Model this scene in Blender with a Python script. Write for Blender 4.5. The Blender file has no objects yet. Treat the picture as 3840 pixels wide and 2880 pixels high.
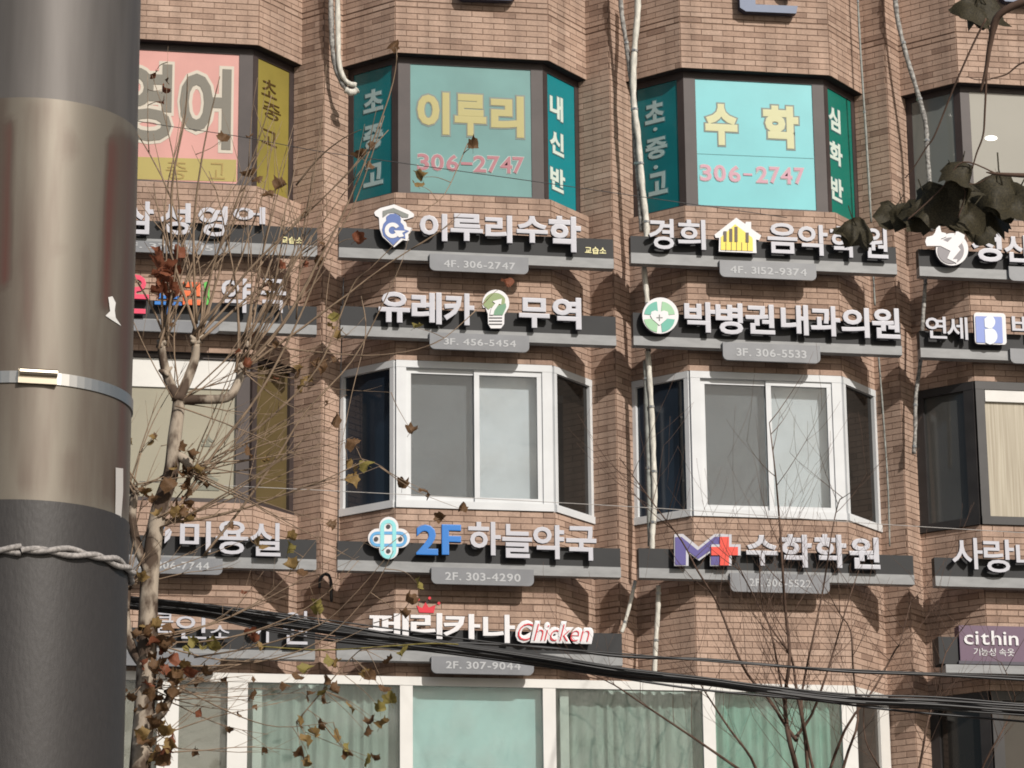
import bpy, bmesh, math, random
from mathutils import Vector, Matrix
from mathutils.geometry import tessellate_polygon
random.seed(7)
S = bpy.context.scene
COL = S.collection
# ------------------------------------------------------------------ camera
F_PX, YAW, PIT, ROL = 11690.7, 0.168865, 0.272855, -0.01012
CX, CD, CZ = -6.42003, 30.83885, 1.6
CAM = Vector((CX, -CD, CZ))
FW = Vector((math.sin(YAW)*math.cos(PIT), math.cos(YAW)*math.cos(PIT), math.sin(PIT)))
_rt = Vector((math.cos(YAW), -math.sin(YAW), 0)); _up = _rt.cross(FW)
RT = math.cos(ROL)*_rt + math.sin(ROL)*_up
UP = -math.sin(ROL)*_rt + math.cos(ROL)*_up
cd = bpy.data.cameras.new('camera'); cam = bpy.data.objects.new('camera', cd); COL.objects.link(cam)
cd.sensor_width = 36; cd.lens = F_PX/3840*36; cd.clip_start = 0.05; cd.clip_end = 3000
M = Matrix.Identity(4)
for i in range(3):
    M[i][0] = RT[i]; M[i][1] = UP[i]; M[i][2] = -FW[i]; M[i][3] = CAM[i]
cam.matrix_world = M
S.camera = cam
# ------------------------------------------------------------------ light
SUN_AZ, SUN_EL = math.radians(24), math.radians(33)      # azimuth to the right of the facade normal
sdir = Vector((math.sin(SUN_AZ)*math.cos(SUN_EL), -math.cos(SUN_AZ)*math.cos(SUN_EL), math.sin(SUN_EL)))
sl = bpy.data.lights.new('sun', 'SUN'); sl.energy = 4.15; sl.angle = math.radians(0.8); sl.color = (1.0, 0.945, 0.88)
so = bpy.data.objects.new('sun', sl); COL.objects.link(so)
so.rotation_euler = sdir.to_track_quat('Z', 'Y').to_euler(); so.location = (10, -40, 40)
W = bpy.data.worlds.new('World'); S.world = W; W.use_nodes = True
nt = W.node_tree; bg = nt.nodes['Background']
sky = nt.nodes.new('ShaderNodeTexSky'); sky.sky_type = 'NISHITA'; sky.sun_disc = False
sky.sun_elevation = SUN_EL; sky.sun_rotation = math.atan2(sdir.x, sdir.y)
sky.dust_density = 2.5; sky.air_density = 1.2
nt.links.new(sky.outputs[0], bg.inputs[0]); bg.inputs[1].default_value = 0.068
S.view_settings.view_transform = 'Standard'; S.view_settings.look = 'None'
S.view_settings.exposure = 0.0; S.view_settings.gamma = 1.0; S.view_settings.use_curve_mapping = False
S.render.engine = 'CYCLES'; S.cycles.max_bounces = 6; S.cycles.use_denoising = True; S.cycles.filter_width = 1.8

# ------------------------------------------------------------------ helpers
def ray(u, v): return FW + RT*((u-1920)/F_PX) + UP*((1440-v)/F_PX)
def at(u, v, Y):
    d = ray(u, v); return CAM + d*((Y-CAM.y)/d.y)
def hit(u, v, P, n):
    d = ray(u, v); return CAM + d*((P-CAM).dot(n)/d.dot(n))
def dist_at(u, v, D):
    return CAM + ray(u, v).normalized()*D
def reg(x0, y0, s):
    return lambda x, y: (x0+x/s, y0+y/s)
R1 = reg(0, 0, 1.7016); R2 = reg(1200, 0, 1.7016); R3 = reg(2400, 0, 1.536); R4 = reg(0, 900, 1.7016)
R5 = reg(1200, 900, 1.7016); R6 = reg(2400, 900, 1.536); R7 = reg(0, 1800, 1.536); R8 = reg(1200, 1800, 1.536)
R9 = reg(2400, 1800, 1.536); T1 = reg(3380, 780, 4.809); T2 = reg(3380, 1130, 4.809); T5 = reg(3440, 1900, 5.53)
T6 = reg(3440, 2280, 5.53); Z3 = reg(500, 2200, 2.989); Z4 = reg(1340, 2200, 2.304); E1 = reg(1340, 740, 7.373)
E2 = reg(1340, 1900, 5.267); DP = reg(0, 0, 0.57604)
def bb(r, x0, y0, x1, y1):
    a = r(x0, y0); b = r(x1, y1); return (a[0], a[1], b[0], b[1])

def lin(c):
    return tuple(((x/255)/12.92 if x/255 <= 0.04045 else ((x/255+0.055)/1.055)**2.4) for x in c)
MATS = {}
def mat(name, col, rough=0.6, spec=0.5, metal=0.0, var=0.0, scale=8.0, stretch=(1, 1, 1), col2=None, bump=0.0, coat=0.0, detail=5.0, trans=0.0):
    m = bpy.data.materials.new(name); m.use_nodes = True; n = m.node_tree.nodes; l = m.node_tree.links
    b = n['Principled BSDF']
    b.inputs['Base Color'].default_value = (*col, 1); b.inputs['Roughness'].default_value = rough
    b.inputs['Specular IOR Level'].default_value = spec; b.inputs['Metallic'].default_value = metal
    if coat: b.inputs['Coat Weight'].default_value = coat; b.inputs['Coat Roughness'].default_value = 0.08
    if trans:
        b.inputs['Subsurface Weight'].default_value = 0.0
        b.inputs['Transmission Weight'].default_value = 0.0
    if var or bump or col2:
        tc = n.new('ShaderNodeTexCoord'); mp = n.new('ShaderNodeMapping'); mp.inputs['Scale'].default_value = stretch
        nz = n.new('ShaderNodeTexNoise'); nz.inputs['Scale'].default_value = scale; nz.inputs['Detail'].default_value = detail
        l.new(tc.outputs['Object'], mp.inputs[0]); l.new(mp.outputs[0], nz.inputs['Vector'])
        if var or col2:
            r = n.new('ShaderNodeValToRGB'); r.color_ramp.elements[0].position = 0.32; r.color_ramp.elements[1].position = 0.68
            c2 = col2 if col2 else tuple(min(1, x*(1+var)) for x in col)
            c1 = col if col2 else tuple(x*(1-var) for x in col)
            r.color_ramp.elements[0].color = (*c1, 1); r.color_ramp.elements[1].color = (*c2, 1)
            l.new(nz.outputs[0], r.inputs[0]); l.new(r.outputs[0], b.inputs['Base Color'])
        if bump:
            bp = n.new('ShaderNodeBump'); bp.inputs['Strength'].default_value = bump; bp.inputs['Distance'].default_value = 0.01
            l.new(nz.outputs[0], bp.inputs['Height']); l.new(bp.outputs[0], b.inputs['Normal'])
    MATS[name] = m
    return m
def narrow(name, a, b):
    for n_ in MATS[name].node_tree.nodes:
        if n_.type == 'VALTORGB': n_.color_ramp.elements[0].position = a; n_.color_ramp.elements[1].position = b
def tag(o, label=None, cat=None, group=None, kind=None):
    if label: o['label'] = label
    if cat: o['category'] = cat
    if group: o['group'] = group
    if kind: o['kind'] = kind
    return o
def attach(o, parent):
    if parent is not None:
        o.parent = parent
        if parent.type == 'EMPTY': o.matrix_parent_inverse = Matrix.Translation(-parent.location)
def empty(name, loc, label, cat, group=None):
    o = bpy.data.objects.new(name, None); o.empty_display_size = 0.2; COL.objects.link(o); o.location = loc
    return tag(o, label, cat, group)
class MB:
    """collects faces in world space; build() links them as one mesh object"""
    def __init__(s): s.v = []; s.f = []; s.m = []; s.t = []
    def face(s, pts, mi=0, tint=0.5):
        i = len(s.v); s.v += [tuple(p) for p in pts]; s.f.append(tuple(range(i, i+len(pts)))); s.m.append(mi); s.t.append(tint)
    def frame_box(s, P, t, n, a0, a1, b0, b1, c0, c1, mi=0, tint=0.5, back=True):
        """box in a wall frame: a along t, b up, c along the outward normal n"""
        P = Vector(P); up = Vector((0, 0, 1)); i = len(s.v)
        for c in (c0, c1):
            for b in (b0, b1):
                for a in (a0, a1): s.v.append(tuple(P+t*a+up*b+n*c))
        fs = [(4, 5, 7, 6), (0, 2, 3, 1), (0, 1, 5, 4), (2, 6, 7, 3), (0, 4, 6, 2), (1, 3, 7, 5)]
        if not back: fs = [fs[0]]+fs[2:]
        for f in fs: s.f.append(tuple(i+k for k in f)); s.m.append(mi); s.t.append(tint)
    def box(s, x0, x1, y0, y1, z0, z1, mi=0):
        s.frame_box((0, 0, 0), Vector((1, 0, 0)), Vector((0, -1, 0)), x0, x1, z0, z1, -y1, -y0, mi)
    def tube(s, pts, rad, sides=6, mi=0, cap=True):
        pts = [Vector(p) for p in pts]; n = len(pts)
        if n < 2: return
        rings = []; ref = None
        for k in range(n):
            d = (pts[min(k+1, n-1)]-pts[max(k-1, 0)])
            if d.length < 1e-9: d = Vector((0, 0, 1))
            d.normalize()
            if ref is None: ref = d.orthogonal().normalized()
            ref = (ref-d*ref.dot(d))
            if ref.length < 1e-6: ref = d.orthogonal()
            ref.normalize(); q = d.cross(ref)
            r = rad[k] if isinstance(rad, (list, tuple)) else rad
            i = len(s.v)
            for j in range(sides):
                a = 2*math.pi*j/sides; s.v.append(tuple(pts[k]+ref*(math.cos(a)*r)+q*(math.sin(a)*r)))
            rings.append(i)
        for k in range(n-1):
            for j in range(sides):
                j2 = (j+1) % sides
                s.f.append((rings[k]+j, rings[k]+j2, rings[k+1]+j2, rings[k+1]+j)); s.m.append(mi); s.t.append(0.5)
        if cap:
            s.f.append(tuple(rings[0]+j for j in reversed(range(sides)))); s.m.append(mi); s.t.append(0.5)
            s.f.append(tuple(rings[-1]+j for j in range(sides))); s.m.append(mi); s.t.append(0.5)
    def poly(s, outer, P, t, n, c0, c1, holes=(), mi=0, ms=None):
        """extruded flat shape: outline (a,b) in the wall frame between depths c0 < c1"""
        P = Vector(P); up = Vector((0, 0, 1)); ms = mi if ms is None else ms
        loops = [list(outer)]+[list(h) for h in holes]
        def area(L): return sum(L[i][0]*L[(i+1) % len(L)][1]-L[(i+1) % len(L)][0]*L[i][1] for i in range(len(L)))
        if area(loops[0]) < 0: loops[0].reverse()
        for h in loops[1:]:
            if area(h) > 0: h.reverse()
        flat = [q for L in loops for q in L]
        tris = tessellate_polygon([[Vector((a, b, 0)) for a, b in L] for L in loops])
        W = lambda q, c: tuple(P+t*q[0]+up*q[1]+n*c)
        i = len(s.v); s.v += [W(q, c1) for q in flat]+[W(q, c0) for q in flat]; N = len(flat)
        for tr in tris:
            a, b, c = (flat[k] for k in tr)
            ar = (b[0]-a[0])*(c[1]-a[1])-(c[0]-a[0])*(b[1]-a[1])
            f = tuple(tr) if ar > 0 else tuple(reversed(tr))
            s.f.append(tuple(i+k for k in f)); s.m.append(mi); s.t.append(.5)
            s.f.append(tuple(i+N+k for k in reversed(f))); s.m.append(ms); s.t.append(.5)
        o = 0
        for L in loops:
            for k in range(len(L)):
                k2 = (k+1) % len(L)
                s.f.append((i+o+k, i+N+o+k, i+N+o+k2, i+o+k2)); s.m.append(ms); s.t.append(.5)
            o += len(L)
    def build(s, name, mats, parent=None, smooth=False, tint=False, kind=None):
        me = bpy.data.meshes.new(name); me.from_pydata(s.v, [], s.f)
        mats = mats if isinstance(mats, (list, tuple)) else [mats]
        for m in mats: me.materials.append(MATS[m] if isinstance(m, str) else m)
        if len(mats) > 1: me.polygons.foreach_set('material_index', s.m)
        if smooth: me.polygons.foreach_set('use_smooth', [True]*len(s.f))
        if tint:
            a = me.attributes.new('tint', 'FLOAT', 'FACE'); a.data.foreach_set('value', s.t)
        me.update()
        o = bpy.data.objects.new(name, me); COL.objects.link(o); attach(o, parent)
        if kind: o['kind'] = kind
        return o
TX, TN, UPV = Vector((1, 0, 0)), Vector((0, -1, 0)), Vector((0, 0, 1))
# glyph outlines as meshes (Blender's own built-in font)
_fc = bpy.data.curves.new('glyph', 'FONT'); _fo = bpy.data.objects.new('glyph', _fc); COL.objects.link(_fo)
_gc = {}
def glyph(txt, off=0.02, shear=0.0, res=3):
    k = (txt, off, shear, res)
    if k in _gc: return _gc[k]
    o1 = min(off, 0.012); _fc.body = txt; _fc.offset = o1; _fc.bevel_depth = max(0.0, off-o1); _fc.bevel_resolution = 0; _fc.extrude = 0.5; _fc.shear = shear; _fc.resolution_u = res
    bpy.context.view_layer.update()
    me = bpy.data.meshes.new_from_object(_fo.evaluated_get(bpy.context.evaluated_depsgraph_get()))
    vs = [v.co.copy() for v in me.vertices]
    fs = [tuple(p.vertices) for p in me.polygons]; nz = [abs(p.normal.z) for p in me.polygons]
    bpy.data.meshes.remove(me)
    x0 = min(v.x for v in vs); x1 = max(v.x for v in vs); y0 = min(v.y for v in vs); y1 = max(v.y for v in vs)
    z0 = min(v.z for v in vs); z1 = max(v.z for v in vs)
    vs = [((v.x-x0)/(x1-x0), (v.y-y0)/(y1-y0), (v.z-z0)/(z1-z0)) for v in vs]
    _gc[k] = (vs, fs, nz, (x1-x0, y0, y1)); return _gc[k]
def letter(txt, a0, a1, b0, b1, P, t, n, c0, c1, mats, parent, name='letter', off=0.02, shear=0.0):
    vs, fs, nz, _ = glyph(txt, off, shear); mb = MB(); P = Vector(P)
    mb.v = [tuple(P+t*(a0+(a1-a0)*x)+UPV*(b0+(b1-b0)*y)+n*(c0+(c1-c0)*z)) for x, y, z in vs]
    mb.f = list(fs); mb.m = [0 if q > 0.5 else 1 for q in nz]; mb.t = [.5]*len(fs)
    return mb.build(name, mats, parent)
def px_letter(txt, box, Y, depth, mats, parent, **kw):
    """letter on a plane parallel to the facade, given its outline box in the photograph"""
    u0, v0, u1, v1 = box; um, vm = (u0+u1)/2, (v0+v1)/2
    a0 = at(u0, vm, Y).x; a1 = at(u1, vm, Y).x
    sl = 0.035*(u1-u0)*0.5
    b0 = at(um, v1-sl, Y).z; b1 = at(um, v0+sl, Y).z
    return letter(txt, a0, a1, b0, b1, (0, Y, 0), TX, TN, 0, depth, mats, parent, **kw)
def text_row(txt, box, Y, depth, mats, parent, off=0.012, shear=0.0, gap=0.09, step=0.0, **kw):
    """a row of small letters, each an object of its own, fitted into one outline box"""
    u0, v0, u1, v1 = box; um, vm = (u0+u1)/2, (v0+v1)/2; sl = 0.035*(u1-u0)*0.5
    a0 = at(u0, vm, Y).x; a1 = at(u1, vm, Y).x; b0 = at(um, v1-sl, Y).z; b1 = at(um, v0+sl, Y).z
    M_ = {c: glyph(c, off, shear)[3] for c in txt if c != ' '}
    x = 0; lay = []
    for c in txt:
        if c == ' ': x += 0.28; continue
        lay.append((c, x, x+M_[c][0])); x += M_[c][0]+gap
    W_ = x-gap; y0 = min(m[1] for m in M_.values()); y1 = max(m[2] for m in M_.values())
    for i, (c, p0, p1) in enumerate(lay):
        zz = lambda y: b0+(b1-b0)*(y-y0)/(y1-y0)
        letter(c, a0+(a1-a0)*p0/W_, a0+(a1-a0)*p1/W_, zz(M_[c][1]), zz(M_[c][2]), (0, Y-step*i, 0), TX, TN, 0, depth, mats, parent, off=off, shear=shear, **kw)
def px_shape(r, pts, Y, depth, mats, parent, name, holes=(), ms=True, scale=None):
    q = [(lambda p: (p.x, p.z))(at(*r(*p), Y)) for p in pts]
    if scale:
        cx = sum(p[0] for p in q)/len(q); cz = sum(p[1] for p in q)/len(q)
        q = [(cx+(p[0]-cx)*scale, cz+(p[1]-cz)*scale) for p in q]
    hs = [[(lambda p: (p.x, p.z))(at(*r(*p), Y)) for p in h] for h in holes]
    mb = MB(); mats = mats if isinstance(mats, (list, tuple)) else [mats]
    mb.poly(q, (0, Y, 0), TX, TN, 0, depth, hs, 0, 1 if len(mats) > 1 else 0)
    return mb.build(name, mats, parent)
def circ(cx, cy, r, n=24, a0=0, a1=360, ry=None):
    full = (a1-a0) >= 360; k = n if full else n+1
    return [(cx+r*math.cos(math.radians(a0+(a1-a0)*i/n)), cy+(ry or r)*math.sin(math.radians(a0+(a1-a0)*i/n))) for i in range(k)]
def capsule(cx, cy, hw, half, vert=True, n=10):
    L = half-hw
    top = circ(cx, cy-L, hw, n, 180, 360); bot = circ(cx, cy+L, hw, n, 0, 180)
    q = top+bot
    return q if vert else [(cx+(y-cy), cy+(x-cx)) for x, y in q]
def band(cx, cy, ro, ri, a0, a1, n=18):
    return circ(cx, cy, ro, n, a0, a1)+list(reversed(circ(cx, cy, ri, n, a0, a1)))

# ------------------------------------------------------------------ materials
def brick_mat():
    m = bpy.data.materials.new('brick'); m.use_nodes = True; n = m.node_tree.nodes; l = m.node_tree.links; b = n['Principled BSDF']
    at_ = n.new('ShaderNodeAttribute'); at_.attribute_name = 'tint'
    r = n.new('ShaderNodeValToRGB'); e = r.color_ramp.elements
    e[0].position = 0.0; e[0].color = (0.27, 0.180, 0.136, 1); e[1].position = 1.0; e[1].color = (0.46, 0.332, 0.260, 1)
    x = e.new(0.5); x.color = (0.402, 0.280, 0.214, 1)
    tc = n.new('ShaderNodeTexCoord'); geo = n.new('ShaderNodeNewGeometry')
    nz = n.new('ShaderNodeTexNoise'); nz.inputs['Scale'].default_value = 60; nz.inputs['Detail'].default_value = 4
    big = n.new('ShaderNodeTexNoise'); big.inputs['Scale'].default_value = 1.6; big.inputs['Detail'].default_value = 5
    l.new(geo.outputs['Position'], nz.inputs['Vector']); l.new(geo.outputs['Position'], big.inputs['Vector'])
    mp = n.new('ShaderNodeMapRange'); mp.inputs[1].default_value = 0.3; mp.inputs[2].default_value = 0.7; mp.inputs[3].default_value = 0.88; mp.inputs[4].default_value = 1.1
    l.new(nz.outputs[0], mp.inputs[0])
    mp2 = n.new('ShaderNodeMapRange'); mp2.inputs[1].default_value = 0.35; mp2.inputs[2].default_value = 0.7; mp2.inputs[3].default_value = 0.86; mp2.inputs[4].default_value = 1.05
    l.new(big.outputs[0], mp2.inputs[0])
    mu0 = n.new('ShaderNodeMath'); mu0.operation = 'MULTIPLY'; l.new(mp.outputs[0], mu0.inputs[0]); l.new(mp2.outputs[0], mu0.inputs[1])
    ms = n.new('ShaderNodeMapping'); ms.inputs['Scale'].default_value = (5.5, 5.5, 0.4); l.new(geo.outputs['Position'], ms.inputs[0])
    st = n.new('ShaderNodeTexNoise'); st.inputs['Scale'].default_value = 1.3; st.inputs['Detail'].default_value = 6; l.new(ms.outputs[0], st.inputs['Vector'])
    mp3 = n.new('ShaderNodeMapRange'); mp3.inputs[1].default_value = 0.34; mp3.inputs[2].default_value = 0.58; mp3.inputs[3].default_value = 0.80; mp3.inputs[4].default_value = 1.03; l.new(st.outputs[0], mp3.inputs[0])
    mu = n.new('ShaderNodeMath'); mu.operation = 'MULTIPLY'; l.new(mu0.outputs[0], mu.inputs[0]); l.new(mp3.outputs[0], mu.inputs[1])
    mx = n.new('ShaderNodeVectorMath'); mx.operation = 'SCALE'
    l.new(at_.outputs['Fac'], r.inputs[0]); l.new(r.outputs[0], mx.inputs[0]); l.new(mu.outputs[0], mx.inputs['Scale'])
    l.new(mx.outputs[0], b.inputs['Base Color']); b.inputs['Roughness'].default_value = 0.82; b.inputs['Specular IOR Level'].default_value = 0.25
    bp = n.new('ShaderNodeBump'); bp.inputs['Strength'].default_value = 0.25; bp.inputs['Distance'].default_value = 0.004
    l.new(nz.outputs[0], bp.inputs['Height']); l.new(bp.outputs[0], b.inputs['Normal'])
    MATS['brick'] = m
brick_mat()
mat('mortar', (0.215, 0.145, 0.108), 0.95, 0.1, var=0.25, scale=14)
mat('far_brick', (0.36, 0.245, 0.19), 0.85, 0.2, var=0.12, scale=5)
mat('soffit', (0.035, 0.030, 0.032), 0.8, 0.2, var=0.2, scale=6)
mat('white_frame', (0.57, 0.585, 0.595), 0.45, 0.4, var=0.06, scale=3, bump=0.02)
mat('cream_frame', (0.63, 0.62, 0.59), 0.5, 0.4, var=0.05, scale=3)
mat('brown_frame', (0.046, 0.034, 0.032), 0.5, 0.4, var=0.15, scale=4)
mat('black_frame', (0.028, 0.026, 0.026), 0.45, 0.4, var=0.2, scale=4)
def pane(name, c, rough=0.07, var=0.1, scale=1.5, stretch=(1, 1, 1), col2=None, spec=0.5):
    mat(name, lin(c), rough, spec, var=var, scale=scale, stretch=stretch, col2=lin(col2) if col2 else None, detail=4)
pane('pane_screen', (100, 101, 98), 0.30, 0.16, 2.2)
pane('pane_sky', (154, 166, 168), 0.06, 0.10, 1.6)
pane('pane_dark', (38, 36, 34), 0.06, 0.25, 1.2)
pane('pane_slate', (70, 70, 68), 0.08, 0.12, 1.2)
pane('pane_navy', (34, 42, 52), 0.06, 0.25, 1.2)
pane('pane_cream', (152, 147, 130), 0.12, 0.05, 1.5)
pane('pane_ochre', (88, 76, 50), 0.10, 0.1, 2)
pane('pane_smoke', (62, 58, 54), 0.06, 0.15, 1.5)
pane('pane_blind', (150, 148, 140), 0.12, 0.05, 1.0)
pane('pane_blind2', (108, 112, 108), 0.10, 0.07, 1.0)
pane('pane_curtain', (150, 140, 122), 0.25, 0.1, 9, (6, 6, 0.12), col2=(178, 170, 152))
pane('pane_streak', (80, 90, 86), 0.08, 0.2, 7, (3.0, 3.0, 0.35), col2=(112, 121, 114))
pane('pane_teal', (132, 170, 166), 0.10, 0.09, 1.6)
pane('pane_green', (72, 108, 98), 0.10, 0.15, 8, (3.0, 3.0, 0.35), col2=(108, 138, 126))
pane('pane_grey', (124, 124, 112), 0.12, 0.05, 1.4)
pane('film_pale_teal', (100, 142, 140), 0.22, 0.10, 1.8)
pane('film_aqua', (104, 182, 188), 0.25, 0.06, 1.8)
pane('film_teal', (10, 100, 106), 0.25, 0.12, 2)
pane('film_teal_bright', (14, 124, 132), 0.25, 0.06, 2)
pane('film_green', (10, 108, 94), 0.25, 0.08, 2)
pane('film_pink', (194, 142, 134), 0.3, 0.09, 2)
pane('film_olive', (132, 120, 58), 0.3, 0.12, 2)
pane('film_yellow', (160, 146, 80), 0.3, 0.06, 2)
for nme, c in dict(ink_yellow=(166, 158, 104), ink_yellow_pale=(190, 190, 148), ink_pink=(158, 104, 112), ink_pink_pale=(186, 142, 156), ink_halo=(158, 172, 168),
                   ink_halo_blue=(112, 122, 116), ink_white=(196, 208, 198), ink_grey=(112, 108, 98), ink_cream=(190, 182, 168), ink_brown=(74, 56, 26),
                   ink_tan=(150, 128, 70), ink_shadow=(70, 110, 116), ink_dimwhite=(150, 172, 172), ink_seam=(70, 130, 134)).items():
    mat(nme, lin(c), 0.45, 0.3)
mat('acrylic_white', (0.455, 0.455, 0.495), 0.4, 0.4, var=0.03, scale=5)
mat('acrylic_edge', (0.055, 0.050, 0.068), 0.45, 0.4)
mat('acrylic_bright', (0.66, 0.65, 0.66), 0.4, 0.4)
for nme, c in dict(ac_blue=(30, 112, 190), ac_royal=(72, 98, 158), ac_lavender=(120, 138, 198), ac_purple=(74, 66, 132), ac_red=(214, 62, 44), ac_crimson=(200, 34, 52), ac_cyan=(130, 202, 206),
                   ac_sky=(84, 152, 200), ac_teal=(86, 164, 146), ac_mint=(140, 184, 146), ac_olive=(128, 146, 96), ac_moss=(96, 140, 110), ac_yellow=(226, 204, 74), ac_key=(70, 54, 40),
                   ac_ink=(40, 40, 46), ac_grey=(112, 116, 112), ac_mid=(120, 116, 120), ac_pink=(210, 60, 92), ac_green=(86, 178, 72), ac_lime=(60, 170, 90), ac_orange=(220, 100, 46), ac_ivory=(224, 216, 160),
                   ac_white2=(214, 220, 226), ac_plum=(96, 74, 94)).items():
    mat(nme, lin(c), 0.4, 0.4)
mat('sign_dark', (0.024, 0.0245, 0.026), 0.55, 0.25, var=0.15, scale=2.5)
mat('sign_grey', (0.235, 0.24, 0.243), 0.45, 0.4, var=0.13, scale=5, stretch=(1, 1, 3))
mat('plate_grey', (0.165, 0.172, 0.186), 0.35, 0.5, var=0.12, scale=4)
mat('plate_text', (0.40, 0.41, 0.42), 0.5, 0.3)
mat('pipe_white', (0.56, 0.54, 0.48), 0.65, 0.3, var=0.25, scale=30, stretch=(1, 1, 0.35), bump=0.4)
mat('pipe_tape', (0.42, 0.41, 0.38), 0.7, 0.3, col2=(0.10, 0.09, 0.085), scale=26, stretch=(1, 1, 1.2), bump=0.5)
mat('pipe_grey', (0.25, 0.26, 0.24), 0.6, 0.3, var=0.3, scale=20)
mat('steel', (0.45, 0.44, 0.42), 0.35, 0.5, metal=0.9)
mat('letter_blue', (0.115, 0.150, 0.235), 0.45, 0.4, var=0.05, scale=4)
mat('letter_blue_edge', (0.03, 0.033, 0.055), 0.5, 0.3)
mat('cable', (0.012, 0.012, 0.013), 0.42, 0.45)
mat('wire_pale', (0.42, 0.40, 0.38), 0.6, 0.3)
mat('asphalt', (0.05, 0.05, 0.052), 0.9, 0.2, var=0.2, scale=40)
mat('paving', (0.24, 0.23, 0.215), 0.85, 0.2, var=0.12, scale=12)
mat('roofing', (0.2, 0.2, 0.19), 0.9, 0.2, var=0.1, scale=3)
mat('twig', (0.225, 0.160, 0.108), 0.75, 0.3, var=0.25, scale=9)
mat('bark', (0.075, 0.052, 0.038), 0.9, 0.2, col2=(0.34, 0.285, 0.225), scale=7, stretch=(1, 1, 0.5), bump=0.8)
narrow('bark', 0.44, 0.56)
mat('dark_twig', (0.095, 0.060, 0.044), 0.85, 0.2, var=0.3, scale=12)
def leaf_mat(name, c, c2, tr=0.35):
    m = mat(name, lin(c), 0.65, 0.3, col2=lin(c2), scale=26)
    n = m.node_tree.nodes; l = m.node_tree.links; b = n['Principled BSDF']; out = n['Material Output']
    t = n.new('ShaderNodeBsdfTranslucent'); mx = n.new('ShaderNodeMixShader'); mx.inputs[0].default_value = tr
    src = b.inputs['Base Color'].links[0].from_socket
    l.new(src, t.inputs[0]); l.new(b.outputs[0], mx.inputs[1]); l.new(t.outputs[0], mx.inputs[2]); l.new(mx.outputs[0], out.inputs[0])
leaf_mat('leaf_brown', (82, 60, 42), (128, 98, 68))
leaf_mat('leaf_rust', (112, 66, 48), (148, 92, 66))
leaf_mat('leaf_ochre', (116, 92, 56), (158, 132, 84))
leaf_mat('leaf_olive', (112, 102, 56), (156, 144, 80))
leaf_mat('leaf_shaded', (40, 37, 27), (76, 69, 50), 0.3)  # shade on the near leaves is put into this dark base colour

def glass_mat(name, tint, refl=1.6, wob=0.02):
    m = bpy.data.materials.new(name); m.use_nodes = True; n = m.node_tree.nodes; l = m.node_tree.links
    n.remove(n['Principled BSDF']); out = n['Material Output']
    t = n.new('ShaderNodeBsdfTransparent'); t.inputs[0].default_value = (*tint, 1)
    g = n.new('ShaderNodeBsdfGlossy'); g.inputs['Roughness'].default_value = 0.03
    f = n.new('ShaderNodeFresnel'); f.inputs[0].default_value = 1.5
    k = n.new('ShaderNodeMath'); k.operation = 'MULTIPLY'; k.use_clamp = True; k.inputs[1].default_value = refl; l.new(f.outputs[0], k.inputs[0])
    geo = n.new('ShaderNodeNewGeometry'); nz = n.new('ShaderNodeTexNoise'); nz.inputs['Scale'].default_value = 2.5; l.new(geo.outputs['Position'], nz.inputs['Vector'])
    bp = n.new('ShaderNodeBump'); bp.inputs['Strength'].default_value = wob*10; bp.inputs['Distance'].default_value = 0.01; l.new(nz.outputs[0], bp.inputs['Height']); l.new(bp.outputs[0], g.inputs['Normal'])
    d = n.new('ShaderNodeBsdfDiffuse'); d.inputs[0].default_value = (0.5, 0.49, 0.46, 1)
    dn = n.new('ShaderNodeTexNoise'); dn.inputs['Scale'].default_value = 3.0; dn.inputs['Detail'].default_value = 8; l.new(geo.outputs['Position'], dn.inputs['Vector'])
    dr = n.new('ShaderNodeMapRange'); dr.inputs[1].default_value = 0.45; dr.inputs[2].default_value = 0.85; dr.inputs[3].default_value = 0.01; dr.inputs[4].default_value = 0.14; l.new(dn.outputs[0], dr.inputs[0])
    mx = n.new('ShaderNodeMixShader'); l.new(k.outputs[0], mx.inputs[0]); l.new(t.outputs[0], mx.inputs[1]); l.new(g.outputs[0], mx.inputs[2])
    m2 = n.new('ShaderNodeMixShader'); l.new(dr.outputs[0], m2.inputs[0]); l.new(mx.outputs[0], m2.inputs[1]); l.new(d.outputs[0], m2.inputs[2])
    l.new(m2.outputs[0], out.inputs[0]); MATS[name] = m
glass_mat('glass', (0.97, 0.98, 0.98)); glass_mat('glass_green', (0.90, 0.955, 0.94))
def screen_mat():
    m = bpy.data.materials.new('insect_screen'); m.use_nodes = True; n = m.node_tree.nodes; l = m.node_tree.links; b = n['Principled BSDF']
    b.inputs['Base Color'].default_value = (0.13, 0.13, 0.127, 1); b.inputs['Roughness'].default_value = 0.8
    t = n.new('ShaderNodeBsdfTransparent'); mx = n.new('ShaderNodeMixShader'); mx.inputs[0].default_value = 0.30
    l.new(t.outputs[0], mx.inputs[1]); l.new(b.outputs[0], mx.inputs[2]); l.new(mx.outputs[0], n['Material Output'].inputs[0]); MATS['insect_screen'] = m
screen_mat()
mat('blind_pale', lin((204, 213, 219)), 0.8, 0.2, var=0.05, scale=2)
mat('blind_teal', lin((172, 210, 206)), 0.8, 0.2, var=0.06, scale=2)
mat('curtain_grey', lin((158, 166, 160)), 0.9, 0.1, var=0.14, scale=6, stretch=(3, 3, 0.5))
mat('curtain_green', lin((138, 174, 162)), 0.9, 0.1, var=0.16, scale=6, stretch=(3, 3, 0.5))
mat('curtain_beige', lin((170, 162, 142)), 0.9, 0.1, var=0.08, scale=5, stretch=(3, 3, 0.3))
mat('blind_grey', lin((150, 149, 138)), 0.8, 0.2, var=0.06, scale=2)
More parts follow.
